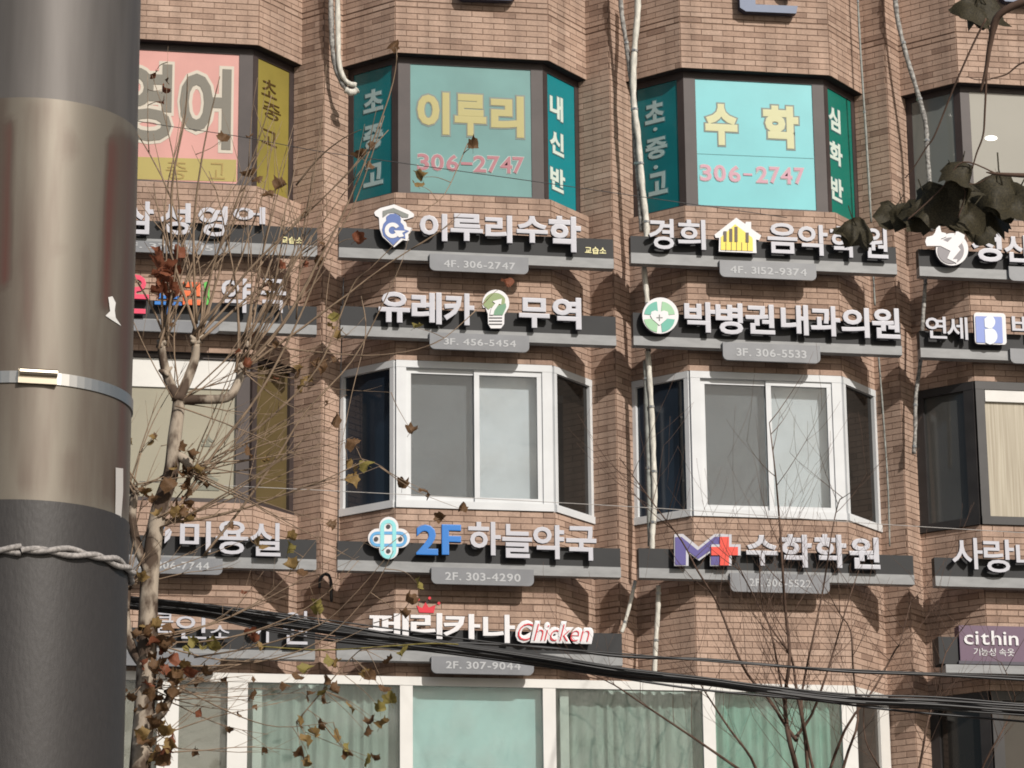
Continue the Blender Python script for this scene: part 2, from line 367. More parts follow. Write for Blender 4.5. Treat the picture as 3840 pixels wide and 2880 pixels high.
# ------------------------------------------------------------------ ground
mb = MB(); mb.face([(-900, -900, 0), (900, -900, 0), (900, 900, 0), (-900, 900, 0)]); g = mb.build('ground', 'paving'); tag(g, kind='structure')
mb = MB(); mb.face([(-300, -22, 0.004), (300, -22, 0.004), (300, -7.6, 0.004), (-300, -7.6, 0.004)]); g = mb.build('road', 'asphalt'); tag(g, kind='structure')

# ------------------------------------------------------------------ the building
PITCH, HALF, DEP, CH, ZL = 3.12, 0.83, 0.51, 0.0656, 13.98
BAYS = [0, 1, 2, 3, 4, 5]
def bx(b): return (b-2.5)*PITCH
def course(k): return ZL+k*CH
O5 = (course(30), course(54)); O4 = (course(-24), ZL); O3 = (course(-76), course(-52)); O2 = (course(-132), course(-103)); O1 = (0.3, 3.3)
OPEN = [O1, O2, O3, O4, O5]
ZTOP = 19.0
bld = empty('commercial_building', (0, 4, 0), 'brown brick commercial building with angled bay windows behind the shop signs', 'building')
def segs(b):
    c = bx(b); a, i = PITCH/2, HALF+DEP
    P = [(-a, DEP-(a-i)), (-i, DEP), (-HALF, 0), (HALF, 0), (i, DEP), (a, DEP-(a-i))]
    P = [Vector((c+x, y, 0)) for x, y in P]
    return list(zip(['PL', 'L', 'F', 'R', 'PR'], P[:-1], P[1:]))
def seg_frame(p, q):
    t = (q-p).normalized(); n = t.cross(UPV); return t, n, (q-p).length
def inset(b, d):
    """plan points of the bay offset inwards by d: left end, left corner, right corner, right end"""
    c = bx(b); k = d*math.tan(math.radians(22.5)); yw = d
    hw = HALF-k
    # oblique line x = hw + (y-d), pier line x = (HALF+DEP) + DEP - y
    ye = ((HALF+DEP)+DEP-hw+d)/2; xe = hw+(ye-d)
    return [Vector((c-xe, ye, 0)), Vector((c-hw, d, 0)), Vector((c+hw, d, 0)), Vector((c+xe, ye, 0))]
wall = MB()
for b in BAYS:
    for nm, p, q in segs(b):
        ext = 0.12
        t, n, L = seg_frame(p, q)
        if nm in ('PL', 'PR'):
            p2 = p-t*0.0; q2 = q
            if nm == 'PL': q2 = q+t*ext
            else: p2 = p-t*ext
            wall.face([p2, q2, q2+UPV*ZTOP, p2+UPV*ZTOP], 0)
        else:
            zs = [0.0]+[z for o in OPEN for z in o]+[ZTOP]
            for i in range(0, len(zs), 2):
                z0, z1 = zs[i], zs[i+1]
                wall.face([p+UPV*z0, q+UPV*z0, q+UPV*z1, p+UPV*z1], 0)
    ins = inset(b, 0.30); outp = [s[1] for s in segs(b)][1:]+[segs(b)[4][1]]
    outp = [segs(b)[1][1], segs(b)[2][1], segs(b)[3][1], segs(b)[4][1]]
    for (z0, z1) in OPEN:
        for k in range(3):
            a, c2 = outp[k], outp[k+1]; d, e = ins[k+1], ins[k]
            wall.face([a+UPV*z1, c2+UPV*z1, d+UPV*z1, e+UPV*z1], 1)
            wall.face([e+UPV*z0, d+UPV*z0, c2+UPV*z0, a+UPV*z0], 0)
xa, xb = bx(0)-PITCH/2, bx(5)+PITCH/2
yb = DEP-(PITCH/2-HALF-DEP)
wall.box(xa, xb, 0.95, 12, 0, ZTOP, 2)
wall.box(xa-0.25, xa, yb-0.02, 12.1, 0, ZTOP+0.3, 2); wall.box(xb, xb+0.25, yb-0.02, 12.1, 0, ZTOP+0.3, 2)
wall.box(xa, xb, -0.05, 0.949, ZTOP, ZTOP+0.3, 2); wall.box(xa, xb, 0.95, 12, ZTOP+0.002, ZTOP+0.02, 3)
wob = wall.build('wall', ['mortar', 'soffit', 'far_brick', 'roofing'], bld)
# bricks
GROOVE = {8, 9, -41, -42, -90, -91}
BRL, BJ, BD = 0.237, 0.0075, 0.007
KMIN, KMAX = -118, 30
cand = []                       # every brick: (score, P, t, n, a0, a1, z0, z1, tint)
def in_open(k):
    z = course(k)+CH/2
    return any(o[0] < z < o[1] for o in OPEN)
rb = random.Random(3)
for b in BAYS:
    for nm, p, q in segs(b):
        t, n, L0 = seg_frame(p, q)
        for k in range(KMIN, KMAX):
            op = in_open(k)
            z0, z1 = course(k)+BJ/2, course(k+1)-BJ/2
            if op and nm in 'LFR': continue
            if k in GROOVE: z0 += 0.010
            s0, s1 = 0.0, L0
            if op and nm == 'PL': s1 += 0.1
            if op and nm == 'PR': s0 -= 0.1
            off = (0.5 if k % 2 else 0.0)*BRL
            if nm in ('L', 'R'): off += BRL*0.25
            a = s0-off
            if nm == 'PR': a = s0-off-0.06
            while a < s1-0.01:
                a0, a1 = max(a+BJ/2, s0+0.003), min(a+BRL-BJ/2, s1-0.003)
                if a1-a0 > 0.02:
                    tint = min(1, max(0, rb.gauss(0.58, 0.15)))
                    if rb.random() < 0.05: tint = rb.uniform(0.0, 0.15)
                    elif rb.random() < 0.03: tint = rb.uniform(0.9, 1.0)
                    dz = rb.uniform(-0.0008, 0.0008)
                    sc = 0
                    if b in (1, 2, 3, 4) and nm == 'F' and a1-a0 > 0.1: sc = 3 if 0 <= k < 10 else (1 if k in (-25, -26, -77, -78, -79, 8, 10, 11) else 0)
                    cand.append((sc+rb.random()*0.1, p, t, n, a0, a1, z0+dz, z1+dz, tint))
                a += BRL
cand.sort(key=lambda c: -c[0])
shared = {}
for i, (sc, p, t, n, a0, a1, z0, z1, ti) in enumerate(cand[:300]):
    L, H = round(a1-a0, 3), round(z1-z0, 3); tq = min(9, int(ti*10))
    key = (L, H, tq)
    if key not in shared:
        m = MB(); m.frame_box((0, 0, 0), Vector((1, 0, 0)), Vector((0, -1, 0)), 0, L, 0, H, -0.012, BD, 0, (tq+.5)/10)
        o = m.build('brick', 'brick', wob, tint=True); shared[key] = o.data
    else:
        o = bpy.data.objects.new('brick', shared[key]); COL.objects.link(o); attach(o, wob)
    o.location = p+t*a0+UPV*z0; o.rotation_euler = (0, 0, math.atan2(t.y, t.x))
rest = MB()
for (sc, p, t, n, a0, a1, z0, z1, ti) in cand[300:]:
    rest.frame_box(p, t, n, a0, a1, z0, z1, -0.012, BD+rb.uniform(-.001, .001), 0, ti, back=False)
rest.build('brickwork', 'brick', wob, tint=True, kind='stuff')

# ------------------------------------------------------------------ windows of the building
def bay_window(b, zr, d, fm, frame_w=0.075, post=0.13, panes=('pane_dark', 'pane_dark', 'pane_dark'), front=None, head=0.09, sill=0.07, name='bay_window', proud=0.03, sliders=None, header_mat=None):
    """trapezoid bay window: frame mesh with pane and sash children; returns (frame, planes)"""
    P = inset(b, d); z0, z1 = zr; fr = MB(); planes = []
    for k in range(3):
        t, n, L = seg_frame(P[k], P[k+1]); planes.append((P[k], t, n, L))
        e0 = post if k == 1 else frame_w; e1 = post if k == 1 else frame_w
        if k == 0: e1 = frame_w*1.1
        if k == 2: e0 = frame_w*1.1
        fr.frame_box(P[k], t, n, 0.002, L-0.002, z1-head, z1-0.002, -0.06, proud)
        fr.frame_box(P[k], t, n, 0.002, L-0.002, z0+0.002, z0+sill, -0.06, proud+0.012)
        fr.frame_box(P[k], t, n, 0.004, e0, z0+sill, z1-head, -0.06, proud-0.003)
        fr.frame_box(P[k], t, n, L-e1, L-0.004, z0+sill, z1-head, -0.06, proud-0.003)
    win = fr.build(name, fm, bld)
    for k in range(3):
        p, t, n, L = planes[k]
        e0 = post if k == 1 else frame_w; e1 = e0
        if k == 1 and sliders:
            mid = L*0.52; sw = 0.055
            for j, (x0, x1, pm, c) in enumerate(((e0, mid+0.02, sliders[0], -0.010), (mid-0.035, L-e1, sliders[1], 0.012))):
                sb = MB()
                sb.frame_box(p, t, n, x0, x1, z1-head-sw, z1-head, c-0.03, c); sb.frame_box(p, t, n, x0, x1, z0+sill, z0+sill+sw, c-0.03, c)
                sb.frame_box(p, t, n, x0, x0+sw, z0+sill+sw, z1-head-sw, c-0.03, c-.001); sb.frame_box(p, t, n, x1-sw, x1, z0+sill+sw, z1-head-sw, c-0.03, c-.001)
                sb.build('sash', fm, win)
                pb = MB(); pb.frame_box(p, t, n, x0+sw, x1-sw, z0+sill+sw, z1-head-sw, c-0.026, c-0.018); pb.build('pane', 'glass', win)
                if pm == 'pane_screen':
                    sc_ = MB(); sc_.frame_box(p, t, n, x0+sw-.004, x1-sw+.004, z0+sill+sw-.004, z1-head-sw+.004, c-0.012, c-0.010); sc_.build('insect_screen', 'insect_screen', win)
            blind(win, p, t, n, 0.06, L-0.06, z0+0.01, z1-0.02, -0.13, 'blind_pale')
        else:
            pb = MB(); pb.frame_box(p, t, n, e0, L-e1, z0+sill, z1-head, -0.035, -0.012); pb.build('pane', panes[k], win)
    return win, planes
def curtain(win, p, t, n, a0, a1, z0, z1, c, m, amp=0.022, fold=0.10, seed=1, name='curtain'):
    r_ = random.Random(seed); mb = MB(); N = max(8, int((a1-a0)/0.012)); pts = []; ph = 0
    for i in range(N+1):
        ph += r_.uniform(0.5, 1.6)*2*math.pi*0.012/fold
        pts.append((a0+(a1-a0)*i/N, c+amp*math.sin(ph)*(0.6+0.4*math.sin(ph*0.23))))
    for i in range(N):
        (x, k), (x2, k2) = pts[i], pts[i+1]
        mb.face([p+t*x+n*k+UPV*z0, p+t*x2+n*k2+UPV*z0, p+t*x2+n*(k2*0.8+c*0.2)+UPV*z1, p+t*x+n*(k*0.8+c*0.2)+UPV*z1])
    o = mb.build(name, m, win)
    bm = bmesh.new(); bm.from_mesh(o.data); bmesh.ops.remove_doubles(bm, verts=bm.verts, dist=1e-5); bm.to_mesh(o.data); bm.free()
    for q_ in o.data.polygons: q_.use_smooth = True
    return o
def blind(win, p, t, n, a0, a1, z0, z1, c, m, name='blind'):
    mb = MB(); mb.frame_box(p, t, n, a0, a1, z0, z1, c-0.004, c); return mb.build(name, m, win)
def film_letters(win, pl, items, ink, halo=None, off=0.03, hoff=0.07, slope=0.0, thick=0.004, name='film_letter'):
    p, t, n, L = pl
    for txt, (u0, v0, u1, v1) in items:
        um, vm = (u0+u1)/2, (v0+v1)/2; Pf = p-n*0.012
        a0 = (hit(u0, vm, Pf, n)-p).dot(t); a1 = (hit(u1, vm, Pf, n)-p).dot(t)
        cut = abs(slope)*(u1-u0)*0.5*0.8
        b0 = hit(um, v1-cut, Pf, n).z; b1 = hit(um, v0+cut, Pf, n).z
        if halo:
            g = (a1-a0)*0.045; g2 = (b1-b0)*0.04
            letter(txt, a0-g, a1+g, b0-g2, b1+g2, p, t, n, -0.0118, -0.0085, [halo, halo], win, name='letter_halo', off=hoff)
        letter(txt, a0, a1, b0, b1, p, t, n, -0.0118, -0.0118+0.0033+thick, [ink, ink], win, name=name, off=off)
def shape_on(win, pl, r, pts, m, c1=-0.0095, name='film_panel'):
    p, t, n, L = pl; q = []
    for x, y in pts:
        h = hit(*r(x, y), p-n*0.012, n); q.append(((h-p).dot(t), h.z))
    mb = MB(); mb.poly(q, p, t, n, -0.0119, c1); mb.build(name, m, win)

# --- fourth floor
w, pl = bay_window(2, O4, 0.10, 'brown_frame', proud=0.0, panes=('film_teal', 'film_pale_teal', 'film_teal_bright'), post=0.135, head=0.075, sill=0.045, frame_w=0.075)
film_letters(w, pl[1], [('이', bb(R2, 620, 585, 825, 860)), ('루', bb(R2, 858, 600, 1060, 870)), ('리', bb(R2, 1090, 610, 1300, 880))], 'ink_yellow', 'ink_halo_blue', 0.045, 0.075, 0.04)
xs = [620, 708, 806, 900, 978, 1068, 1150, 1228]; ws = [76, 82, 78, 72, 82, 78, 76, 74]
film_letters(w, pl[1], [(c, bb(R2, x, 980+(x-620)*0.036 + (45 if c == '-' else 0), x+wd, (1088 if c != '-' else 1045)+(x-620)*0.036)) for c, x, wd in zip('306-2747', xs, ws)], 'ink_pink', 'ink_halo', 0.02, 0.06, 0.04)
film_letters(w, pl[0], [('초', bb(R2, 280, 560, 402, 725)), ('중', bb(R2, 280, 785, 402, 965)), ('고', bb(R2, 280, 1035, 402, 1198))], 'ink_dimwhite', 'ink_shadow', 0.035, 0.07, 0.25)
film_letters(w, pl[2], [('내', bb(R2, 1465, 595, 1547, 780)), ('신', bb(R2, 1465, 825, 1552, 1005)), ('반', bb(R2, 1468, 1055, 1560, 1240))], 'ink_white', 'ink_shadow', 0.035, 0.07, 0.5)
w, pl = bay_window(3, O4, 0.10, 'brown_frame', proud=0.0, panes=('film_teal', 'film_aqua', 'film_green'), post=0.135, head=0.075, sill=0.045)
film_letters(w, pl[1], [('수', bb(R3, 375, 597, 560, 840)), ('학', bb(R3, 710, 608, 912, 858))], 'ink_yellow_pale', 'ink_halo_blue', 0.05, 0.08, 0.04)
xs = [345, 425, 510, 595, 668, 745, 810, 888]; ws = [66, 68, 68, 50, 66, 60, 66, 58]
film_letters(w, pl[1], [(c, bb(R3, x, 948+(x-345)*0.036 + (42 if c == '-' else 0), x+wd, (1044 if c != '-' else 1004)+(x-345)*0.036)) for c, x, wd in zip('306-2747', xs, ws)], 'ink_pink_pale', 'ink_halo', 0.015, 0.06, 0.04)
shape_on(w, pl[1], R3, [(308, 883), (1000, 912), (1000, 915), (308, 886)], 'ink_seam', name='film_seam')
film_letters(w, pl[0], [('초', bb(R3, 30, 572, 140, 720)), ('·', bb(R3, 78, 733, 100, 758)), ('중', bb(R3, 35, 785, 155, 925)), ('·', bb(R3, 80, 950, 104, 978)), ('고', bb(R3, 50, 985, 158, 1132))], 'ink_dimwhite', 'ink_shadow', 0.035, 0.07, 0.22)
film_letters(w, pl[2], [('심', bb(R3, 1085, 610, 1150, 768)), ('화', bb(R3, 1090, 808, 1162, 962)), ('반', bb(R3, 1095, 1012, 1167, 1172))], 'ink_white', 'ink_shadow', 0.035, 0.07, 0.5)
w, pl = bay_window(1, O4, 0.10, 'brown_frame', proud=0.0, panes=('film_teal', 'film_pink', 'film_olive'), post=0.15, head=0.075, sill=0.045)
shape_on(w, pl[1], R1, [(340, 985), (1508, 1020), (1508, 1160), (340, 1130)], 'film_yellow')
film_letters(w, pl[1], [('영', bb(R1, 745, 400, 1098, 905)), ('어', bb(R1, 1145, 432, 1475, 955))], 'ink_grey', 'ink_cream', 0.03, 0.075, 0.03)
film_letters(w, pl[1], [('중', bb(R1, 1060, 1035, 1195, 1145)), ('고', bb(R1, 1335, 1040, 1435, 1145))], 'ink_tan', None, 0.0, 0, 0.03)
film_letters(w, pl[2], [('초', bb(R1, 1668, 492, 1765, 640)), ('중', bb(R1, 1675, 640, 1790, 785)), ('고', bb(R1, 1668, 815, 1765, 945))], 'ink_brown', None, 0.0, 0, 0.5)
w, pl = bay_window(4, O4, 0.10, 'brown_frame', proud=0.0, panes=('pane_blind2', 'pane_blind', 'pane_blind2'), post=0.11, head=0.06, sill=0.045)
mat('lamp_glow', (1, 1, 0.96)); _b = MATS['lamp_glow'].node_tree.nodes['Principled BSDF']; _b.inputs['Emission Color'].default_value = (1, 0.98, 0.92, 1); _b.inputs['Emission Strength'].default_value = 0.9
shape_on(w, pl[1], R3, circ(2022, 796, 36, 20, ry=15), 'lamp_glow', name='ceiling_lamp')
t0 = MB(); p, t, n, L = pl[0]; t0.frame_box(p, t, n, 0.07, L-0.07, O4[0]+0.30, O4[0]+0.36, -0.05, 0.012); t0.build('transom', 'brown_frame', w)
t0 = MB(); t0.frame_box(p, t, n, 0.075, L-0.082, O4[0]+0.045, O4[0]+0.30, -0.011, -0.004); t0.build('lower_panel', 'black_frame', w)
# --- third floor
bay_window(2, O3, 0.015, 'white_frame', panes=('pane_navy', 'pane_screen', 'pane_dark'), sliders=('pane_screen', 'pane_sky'), post=0.108, head=0.075, sill=0.08, frame_w=0.05)
bay_window(3, O3, 0.015, 'white_frame', panes=('pane_navy', 'pane_screen', 'pane_dark'), sliders=('pane_screen', 'pane_sky'), post=0.108, head=0.075, sill=0.08, frame_w=0.05)
w, pl = bay_window(1, O3, 0.08, 'brown_frame', panes=('pane_dark', 'pane_cream', 'pane_ochre'), post=0.14, head=0.05, sill=0.05)
t0 = MB(); p, t, n, L = pl[1]; t0.frame_box(p, t, n, 0.145, L-0.145, O3[1]-0.36, O3[1]-0.056, -0.012, 0.008); t0.build('blind_box', 'cream_frame', w)
_p, _t, _n, _L = pl[1]
film_letters(w, pl[1], [('소', bb(R4, 1285, 1240, 1370, 1320)), ('스', bb(R4, 1230, 1450, 1400, 1600))], 'pane_grey', None, 0.05, 0, 0.03)
w, pl = bay_window(4, O3, 0.01, 'black_frame', panes=('pane_slate', 'pane_curtain', 'pane_dark'), post=0.10, head=0.09, sill=0.09, frame_w=0.11)
t0 = MB(); p, t, n, L = pl[1]; t0.frame_box(p, t, n, 0.11, L-0.11, O3[1]-0.22, O3[1]-0.092, -0.012, 0.02); t0.build('head_rail', 'cream_frame', w)
# --- second floor: one flush window wall from the first to the third bay, own windows elsewhere
zt, zb = O2[1], O2[0]
fr = MB(); YW = -0.02
xl = bx(1)-HALF; xr = bx(3)+HALF
fr.box(xl-0.1, xr, YW-0.045, 0.02, zt-0.075, zt+0.012); fr.box(xl-0.1, xr, YW-0.05, 0.02, zb-0.02, zb+0.09)
mull = []
for u0, u1 in ((590, 670), (853, 928), (1500, 1548), (2037, 2085), (2637, 2683), (3158, 3240)):
    a0 = at(u0, 2700, YW-0.04).x; a1 = at(u1, 2700, YW-0.04).x; mull.append((a0, a1))
    fr.box(a0, min(a1, xr), YW-0.04, 0.02, zb+0.09, zt-0.075)
pR = Vector((bx(3)+HALF, YW, 0)); tR = Vector((1, 1, 0)).normalized(); nR = Vector((1, -1, 0)).normalized()
fr.frame_box(pR, tR, nR, 0.0, 0.70, zt-0.075, zt+0.010, -0.05, 0.012); fr.frame_box(pR, tR, nR, 0.0, 0.70, zb-0.02, zb+0.09, -0.05, 0.012)
fr.frame_box(pR, tR, nR, 0.50, 0.70, zb+0.09, zt-0.075, -0.05, 0.010)
win2 = fr.build('window_wall', 'cream_frame', bld)
edges = [xl-0.1]+[e for m in mull for e in m]+[]
for (x0, x1), pm in zip([(edges[0], edges[1]), (edges[2], edges[3]), (edges[4], edges[5]), (edges[6], edges[7]), (edges[8], edges[9]), (edges[10], edges[11])],
                        ('pane_grey', 'pane_grey', 'pane_streak', 'pane_teal', 'pane_streak', 'pane_green')):
    pb = MB(); pb.box(x0, x1, YW-0.006, YW, zb+0.09, zt-0.075); pb.build('pane', 'glass' if pm in ('pane_grey', 'pane_teal') else 'glass_green', win2)
    P0 = Vector((0, YW, 0)); xi = int(x0*100)
    if pm == 'pane_grey': blind(win2, P0, TX, TN, x0-.03, x1+.03, zb+0.02, zt-0.02, -0.10, 'blind_grey')
    elif pm == 'pane_teal': blind(win2, P0, TX, TN, x0-.03, x1+.03, zb+0.02, zt-0.02, -0.09, 'blind_teal')
    elif pm == 'pane_green': curtain(win2, P0, TX, TN, x0-.03, x1+.03, zb+0.02, zt-0.02, -0.14, 'curtain_green', 0.03, 0.13, xi)
    else:
        curtain(win2, P0, TX, TN, x0-.03, x1+.03, zb+0.02, zt-0.02, -0.16, 'curtain_grey', 0.03, 0.12, xi)
        st_ = MB(); st_.box(x0+0.06, x0+0.15, YW+0.05, YW+0.09, zb+0.09, zt-0.076); st_.build('inner_sash', 'cream_frame', win2)
pb = MB(); pb.frame_box(pR, tR, nR, 0.0, 0.50, zb+0.09, zt-0.075, -0.04, -0.02); pb.build('pane', 'pane_smoke', win2)
bay_window(4, O2, 0.03, 'black_frame', panes=('pane_dark', 'pane_smoke', 'pane_dark'), post=0.12, head=0.1, frame_w=0.11)
for b, zr in ((0, O2), (5, O2), (0, O3), (5, O3), (0, O4), (5, O4)):
    bay_window(b, zr, 0.06, 'brown_frame', panes=('pane_dark', 'pane_blind2', 'pane_dark'))
for b in BAYS:
    bay_window(b, O5, 0.06, 'brown_frame', panes=('pane_dark', 'pane_blind2', 'pane_dark'))
    bay_window(b, O1, 0.06, 'black_frame', panes=('pane_dark', 'pane_smoke', 'pane_dark'), name='shop_front')

# ------------------------------------------------------------------ signs
YP, YL = -0.185, -0.285       # panel face, letter face
def board(label, L, R, name='shop_sign', group='matching letter signs on the facade'):
    """L / R: (u, v_top, v_mid, v_bot) at the left / right end of the panel in the photograph (None: unknown)"""
    zs = []
    for k in (1, 2, 3):
        z = [at(e[0], e[k], YP).z for e in (L, R) if e and e[k] is not None]
        zs.append(sum(z)/len(z))
    x0 = at(L[0], L[3] or 2000, YP).x; x1 = at(R[0], R[3] or 2000, YP).x
    root = empty(name, ((x0+x1)/2, YP, zs[2]), label, 'sign', group)
    p = MB(); p.box(x0, x1, YP, YP+0.10, zs[1], zs[0]); p.build('panel', 'sign_dark', root)
    p = MB(); p.box(x0, x1, YP-0.012, YP+0.10, zs[2], zs[1]-0.002); p.build('bottom_rail', 'sign_grey', root)
    p = MB()
    for f in (0.18, 0.82):
        xx = x0+(x1-x0)*f; p.box(xx-0.02, xx+0.02, YP+0.10, 0.03, zs[1]+0.03, zs[1]+0.07)
    p.build('bracket', 'sign_dark', root)
    return root
def plate(root, box, text=None, tbox=None, round_=True):
    u0, v0, u1, v1 = box; Y = YP-0.05; um, vm = (u0+u1)/2, (v0+v1)/2
    x0, x1 = at(u0, vm, Y).x, at(u1, vm, Y).x; sl = 0.03*(u1-u0)*0.5
    z0, z1 = at(um, v1-sl, Y).z, at(um, v0+sl, Y).z; r = 0.055
    q = [(x0, z1), (x1, z1)]
    for i in range(6): a = math.radians(0-90*i/5); q.append((x1-r+r*math.cos(a), z0+r+r*math.sin(a)))
    for i in range(6): a = math.radians(-90-90*i/5); q.append((x0+r+r*math.cos(a), z0+r+r*math.sin(a)))
    mb = MB(); mb.poly(q, (0, Y, 0), TX, TN, -0.036, 0.0); pl_ = mb.build('number_plate', 'plate_grey', root)
    if text:
        u0, v0, u1, v1 = tbox
        text_row(text, (u0, v0, u1, v1), Y, 0.003, ['plate_text', 'plate_text'], pl_, name='digit', off=0.018)
def put(root, items, mats=('acrylic_white', 'acrylic_edge'), off=0.028, Y=YL, depth=0.05):
    for ch, box in items: px_letter(ch, box, Y+depth, depth, list(mats), root, off=off)
def emblem(root): return None
YE = YL+0.05
def ES(root, r, pts, m, d, name='emblem_piece', holes=(), edge='acrylic_edge', scale=None, lift=0.0):
    """flat piece of a sign emblem: plane at the letters' depth, pieces stacked by lift"""
    return px_shape(r, pts, YE-lift, d, [m, edge], root, name, holes, scale=scale)

# fourth-floor row
s = board('sign reading a four-letter Korean English school name beside the grey pole, fourth-floor row', (160, None, None, None), (1189, 855, 922.6, 964))
put(s, [('삼', bb(R1, 790, 1290, 980, 1505)), ('성', bb(R1, 1015, 1300, 1215, 1510)), ('영', bb(R1, 1262, 1320, 1450, 1520)), ('어', bb(R1, 1485, 1325, 1690, 1440))])
text_row('교습소', bb(R1, 1795, 1508, 1930, 1558), YP, 0.006, ['ac_ivory', 'ac_ivory'], s, off=0.02)
plate(s, bb(R1, 640, 1530, 1420, 1625), '4F. 372-1415', bb(R1, 760, 1545, 1360, 1600))
s = board('sign with blue graduate emblem reading 이루리수학, fourth-floor row', (1270.5, None, 932, 969), (2301, 898, 967, 1004.6))
put(s, [('이', bb(R2, 632, 1368, 808, 1548)), ('루', bb(R2, 828, 1370, 1035, 1550)), ('리', bb(R2, 1050, 1380, 1222, 1560)), ('수', bb(R2, 1250, 1385, 1448, 1562)), ('학', bb(R2, 1455, 1385, 1660, 1620))], off=0.035)
text_row('교습소', bb(R2, 1690, 1574, 1825, 1624), YP, 0.006, ['ac_ivory', 'ac_ivory'], s, off=0.02)
plate(s, bb(R5, 700, 90, 1330, 215), '4F. 306-2747', bb(R5, 790, 128, 1245, 190))
ES(s, E1, [(450, 470), (480, 420), (620, 335), (1000, 235), (1430, 410), (1550, 500), (1545, 580), (1370, 640), (1240, 665), (1330, 740), (1360, 850), (1500, 890), (1490, 960), (1390, 1070), (1410, 1230), (1360, 1245), (1240, 1220), (1000, 1420), (680, 1130), (600, 900), (580, 600), (480, 545)], 'acrylic_bright', 0.05, 'emblem_base')
ES(s, E1, [(700, 380), (1000, 295), (1420, 480), (1400, 560), (1240, 560), (1130, 470), (1000, 425), (860, 440), (760, 520), (700, 560)], 'ac_grey', 0.006, lift=0.05)
ES(s, E1, [(800, 540), (900, 465), (1050, 455), (1170, 520), (1205, 600), (1195, 690), (1280, 780), (1300, 890), (1430, 935), (1310, 1010), (1330, 1150), (1220, 1120), (1000, 1335), (720, 1060), (685, 900), (720, 740), (800, 640)], 'ac_royal', 0.006, lift=0.05)
ES(s, E1, band(970, 915, 215, 105, 40, 330), 'acrylic_bright', 0.005, lift=0.056)
ES(s, E1, [(1010, 915), (1340, 930), (1235, 990), (1290, 1080), (1150, 1110)], 'acrylic_bright', 0.005, lift=0.057)
s = board('sign with yellow piano-key house emblem reading 경희 음악학원', (2366, None, 952, 989), (3363.5, 927.7, 986, 1028.8))
put(s, [('경', bb(R3, 45, 1265, 190, 1445)), ('희', bb(R3, 212, 1270, 372, 1447)), ('음', bb(R3, 728, 1290, 900, 1470)), ('악', bb(R3, 905, 1300, 1075, 1482)), ('학', bb(R3, 1090, 1310, 1240, 1492)), ('원', bb(R3, 1280, 1315, 1420, 1497))], off=0.02)
plate(s, bb(R6, 460, 118, 1015, 230), '4F. 3152-9374', bb(R6, 520, 150, 960, 208))
ES(s, R3, [(423, 1360), (548, 1262), (600, 1298), (603, 1286), (634, 1286), (634, 1325), (692, 1365), (680, 1392), (662, 1388), (665, 1466), (448, 1457), (450, 1378), (430, 1378)], 'acrylic_bright', 0.05, 'emblem_base')
ES(s, R3, [(466, 1366), (547, 1292), (644, 1368), (649, 1384), (650, 1447), (464, 1440)], 'ac_yellow', 0.006, lift=0.05)
for x, y0, y1 in ((490, 1332, 1392), (523, 1318, 1393), (553, 1306, 1394), (617, 1340, 1397)):
    ES(s, R3, [(x-9, y0), (x+9, y0), (x+9, y1), (x-9, y1)], 'ac_key', 0.004, 'emblem_key', lift=0.056)
for x in (495, 526, 556, 586, 619):
    ES(s, R3, [(x-1.5, 1396), (x+1.5, 1396), (x+1.5, 1443), (x-1.5, 1443)], 'ac_key', 0.004, 'emblem_key', lift=0.056)
s = board('sign with round white figure emblem half hidden behind dark hanging leaves', (3448, 934, 999, 1035), (4420, None, None, None))
put(s, [('청', bb(T1, 1245, 375, 1790, 1000)), ('산', bb(T1, 1830, 505, 2330, 1010))], off=0.03)
plate(s, bb(T1, 1945, 1060, 4560, 1400))
ES(s, T1, circ(890, 770, 292, 36), 'acrylic_bright', 0.05, 'emblem_base')
ES(s, T1, circ(890, 770, 238, 36), 'ac_mid', 0.006, lift=0.05)
ES(s, T1, [(425, 610), (450, 530), (560, 500), (600, 450), (645, 315), (690, 320), (715, 440), (800, 460), (812, 520), (700, 565), (830, 620), (960, 490), (980, 430), (1080, 430), (1140, 500), (1120, 600), (1020, 700), (1062, 760), (920, 930), (1005, 930), (990, 1000), (820, 915), (880, 780), (700, 690), (450, 690)], 'acrylic_bright', 0.012, lift=0.05)
# third-floor row
s = board('sign with rainbow-coloured letters ending in white 약국, third-floor row', (160, None, None, None), (1187, 1150, 1220, 1255.5))
put(s, [('약', bb(R4, 1410, 250, 1600, 475)), ('국', bb(R4, 1655, 255, 1822, 475))], off=0.014)
put(s, [('온', bb(R4, 760, 225, 950, 480))], ('ac_pink', 'acrylic_edge'), 0.02)
put(s, [('누', bb(R4, 985, 310, 1158, 490))], ('ac_blue', 'acrylic_edge'), 0.02)
put(s, [('ㄹ', bb(R4, 1165, 275, 1278, 425))], ('ac_orange', 'acrylic_edge'), 0.03)
ES(s, R4, [(1300, 282), (1318, 275), (1335, 285), (1335, 415), (1318, 423), (1300, 415)], 'ac_green', 0.05, 'letter')
plate(s, bb(R4, 640, 500, 1400, 595))
s = board('sign with green light-bulb emblem reading 유레카 무역', (1276.4, None, 1223, 1260), (2310.7, 1188, 1257, 1295))
put(s, [('유', bb(R5, 370, 335, 570, 537)), ('레', bb(R5, 580, 338, 772, 547)), ('카', bb(R5, 785, 345, 980, 554)), ('무', bb(R5, 1265, 375, 1460, 572)), ('역', bb(R5, 1478, 372, 1662, 580))], off=0.035)
plate(s, bb(R5, 700, 590, 1335, 714), '3F. 456-5454', bb(R5, 790, 625, 1250, 684))
ES(s, R5, circ(1117, 412, 86, 26, 160, 380)+[(1172, 485), (1170, 545), (1150, 572), (1085, 572), (1068, 545), (1066, 480), (1050, 440)], 'acrylic_bright', 0.05, 'emblem_base')
